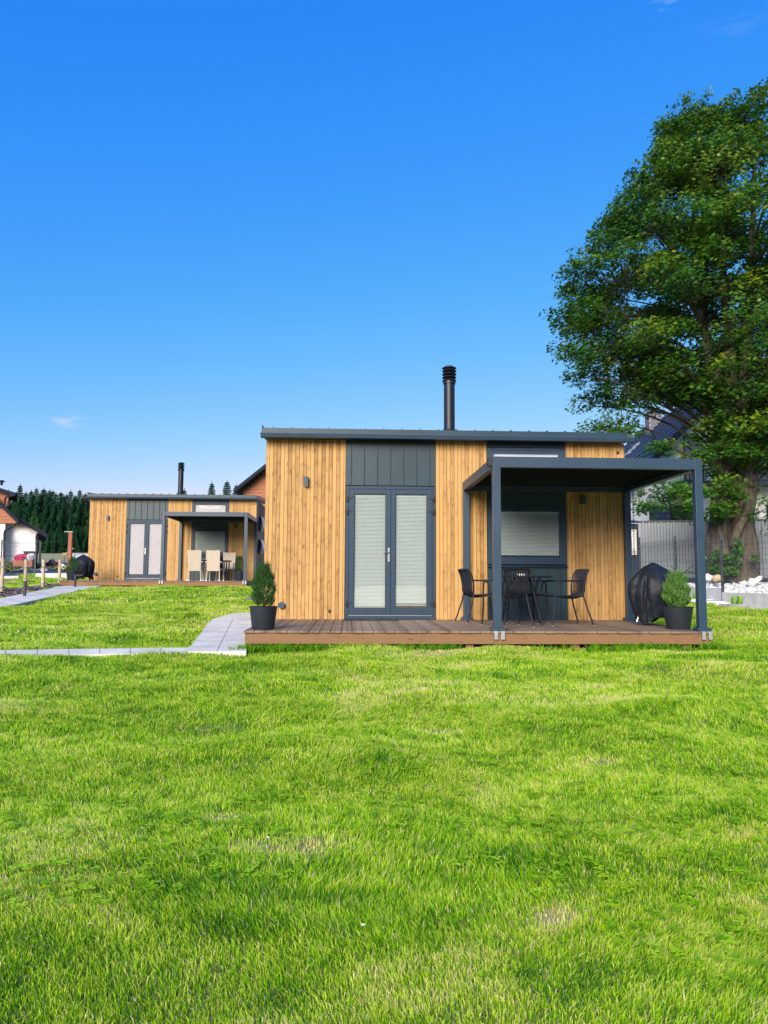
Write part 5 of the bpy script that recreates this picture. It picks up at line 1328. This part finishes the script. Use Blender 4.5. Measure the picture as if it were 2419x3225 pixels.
# leaf shape: five pointed lobes
LF = []
for i, (a, r) in enumerate([(-90, .18), (-50, .62), (-28, .36), (5, .92), (30, .42), (62, .80), (75, .46), (90, 1.0), (105, .46), (118, .80), (150, .42), (175, .92), (208, .36), (230, .62)]):
    LF.append((math.cos(R(a))*r, math.sin(R(a))*r))
LF = np.array(LF)*.5; nl = len(LF)
V = []; T = []; cnt = 0; tw = MB()
for ci, (cx_, cy_, cz_, rx, rz) in enumerate(CL):
    vis = not (cx_ > 3.2)
    n = int(370*(rx/.8)**2*(1. if vis else .5)); n = max(60, n)
    d = g.normal(size=(n, 3)); d /= np.linalg.norm(d, axis=1)[:, None]; rr = g.random(n)**.45
    P = d*rr[:, None]*[rx, rx, rz]; P[:, 2] -= .30*(P[:, 0]**2+P[:, 1]**2)/rx*.7
    keep = vnoise(P[:, 0]+ci*3.1, P[:, 1]+P[:, 2]*1.7, 3.2, 91) > .43
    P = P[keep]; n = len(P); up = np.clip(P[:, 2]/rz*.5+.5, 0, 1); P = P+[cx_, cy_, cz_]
    outw = np.stack([P[:, 0], P[:, 1], np.zeros(n)], -1); outw /= np.linalg.norm(outw, axis=1)[:, None]+1e-6
    nrm = np.array([0, 0, 1.])+outw*.55+g.normal(size=(n, 3))*.42; nrm /= np.linalg.norm(nrm, axis=1)[:, None]
    ax = outw*.7+[0, 0, -.55]+g.normal(size=(n, 3))*.5; ax -= nrm*(ax*nrm).sum(1)[:, None]; ax /= np.linalg.norm(ax, axis=1)[:, None]; bx = np.cross(nrm, ax)
    s = (.125+.085*g.random(n))*(1. if rx > .5 else .92)
    lv = P[:, None, :]+(bx[:, None, :]*LF[None, :, 0:1]+ax[:, None, :]*LF[None, :, 1:2])*s[:, None, None]
    lv -= nrm[:, None, :]*(np.abs(LF[None, :, 0:1])*.5)*s[:, None, None]*g.uniform(.1, .9, n)[:, None, None]
    V.append(lv.reshape(-1, 3)); ct = g.normal()*.16
    tone = .33+.16*g.normal(size=n)+.22*(up-.5)+ct+.10*np.clip((P[:, 2]-4)/10, 0, 1); yel = g.random(n) < .002+.024*up*np.clip(.2+P[:, 2]/12, 0, 1.2)*(1 if g.random() < .5 else .3)  # top light painted into tone: clump tops, high leaves and some clumps lighter
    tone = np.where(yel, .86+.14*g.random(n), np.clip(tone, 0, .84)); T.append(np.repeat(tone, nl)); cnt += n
    # branch from the nearest limb to this clump
    best = None
    if rx < .58:
        big = [c for c in CL if c[3] >= .5]; cc = min(big, key=lambda c: (c[0]-cx_)**2+(c[1]-cy_)**2+(c[2]+.2-cz_)**2); q = Vector(cc[:3]); c = Vector((cx_, cy_, cz_)); m1 = (q+c)/2+Vector((0, 0, .10))
        tw.tube([q, m1, c], [.012, .008, .004], 4, cap=False); continue
    for Q, rads in limbs:
        for i in range(6, len(Q), 2):
            q = Q[i]; dv = Vector((cx_, cy_, cz_))-q
            if dv.z < -1.2: continue
            hd = math.hypot(dv.x, dv.y); cost = dv.length + 1.8*max(0, hd*.55-dv.z)
            if best is None or cost < best[0]: best = (cost, q, rads[i])
    if best and best[1]:
        q = best[1]; c = Vector((cx_, cy_, cz_-rz*.3)); dv = c-q; m1 = q+dv*.33+Vector((0, 0, .10*dv.length)); m2 = q+dv*.7+Vector((g.normal()*.1, g.normal()*.1, .08*dv.length)); r0 = min(best[2]*.4, .014+.009*dv.length)
        tw.tube(sm([q, m1, m2, c], 3), lerpr([r0, r0*.7, r0*.45, .008], 10), 5, cap=False)
        for k in range(4 if vis else 2):
            e = c+Vector((g.normal()*rx*.6, g.normal()*rx*.6, g.normal()*rz*.4)); tw.tube([m2, (m2+e)/2+Vector((0, 0, .08)), e], [.014, .010, .005], 4, cap=False)
print('leaves', cnt)
V = np.concatenate(V)
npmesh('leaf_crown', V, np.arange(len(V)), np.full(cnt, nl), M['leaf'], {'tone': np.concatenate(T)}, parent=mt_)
tw.build('branches', M['twig'], mt_, smooth=True)
# shoots at the foot
def shoots(px, py, Y, n, sx, sz, seed):
    c = ml(px, py, Y); return puff(c.x, c.y, c.z, sx, .25, sz, n, .06, M['leaf'], 'basal_shoots', mt_, seed=seed, tmax=.72)
for i, (px, py, n, sx, sz) in enumerate(((2300, 1800, 150, .24, .16), (2315, 1770, 130, .20, .20), (2325, 1735, 110, .15, .22), (2290, 1760, 70, .16, .14), (2255, 1790, 90, .22, .14), (2240, 1760, 60, .22, .10), (2262, 1745, 60, .14, .20), (2375, 1762, 40, .10, .14), (2322, 1705, 40, .09, .12))): shoots(px, py, 23.2, n, sx, sz, 5+i)
# a bare fallen branch on the stones
t = thing('fallen_branch', 'bare crooked branch lying on the stones in front of the metal fence', 'branch', aty(2185, 1812, 23.9))
MB().tube([(-.7, 0, .28), (-.45, .05, .05), (-.1, 0, .10), (.3, 0, .06), (.75, .1, .16)], [.012, .03, .04, .045, .05], 8).build('stem', M['bark'], t, smooth=True)
MB().tube([(-.3, 0, .08), (-.1, 0, .25), (.15, 0, .42)], [.02, .014, .006], 6).build('side_twig', M['twig'], t, smooth=True)

# a few white daisies in the lawn
dz = None
for (px, py, lab) in ((448, 2629, 'white daisy left of the dry patch in the lawn'), (991, 2656, 'white daisy at the right edge of the dry patch'), (843, 2660, 'white daisy inside the dry patch'), (1143, 2996, 'white daisy low in the near lawn'), (283, 2962, 'white daisy in the near lawn towards the left frame edge'), (1180, 2712, 'white daisy right of the dry patch in the lawn')):
    P = gp(px, py)
    if dz is None:
        t = thing('daisy', lab, 'flower', (P[0], P[1], P[2]), .4, 'white daisies in the lawn'); dz = t
        MB().tube([(0, 0, 0), (.004, 0, .055)], .0015, 5).build('stem', M['grass'], t)
        pe = MB()
        for k in range(9):
            a = k*.698; pe.slab([(math.cos(a)*.003, math.sin(a)*.003, .057), (math.cos(a-.25)*.012, math.sin(a-.25)*.012, .061), (math.cos(a+.25)*.012, math.sin(a+.25)*.012, .061)], (0, 0, -.001))
        pe.build('petals', M['wflow'], t); MB().lathe([(.001, .056), (.004, .058), (.003, .063), (.001, .064)], n=8).build('centre', M['yellow'], t)
    else: dup(dz, (P[0], P[1], P[2]), 1.3*px, lab, .7)
dz.scale = (.7,)*3
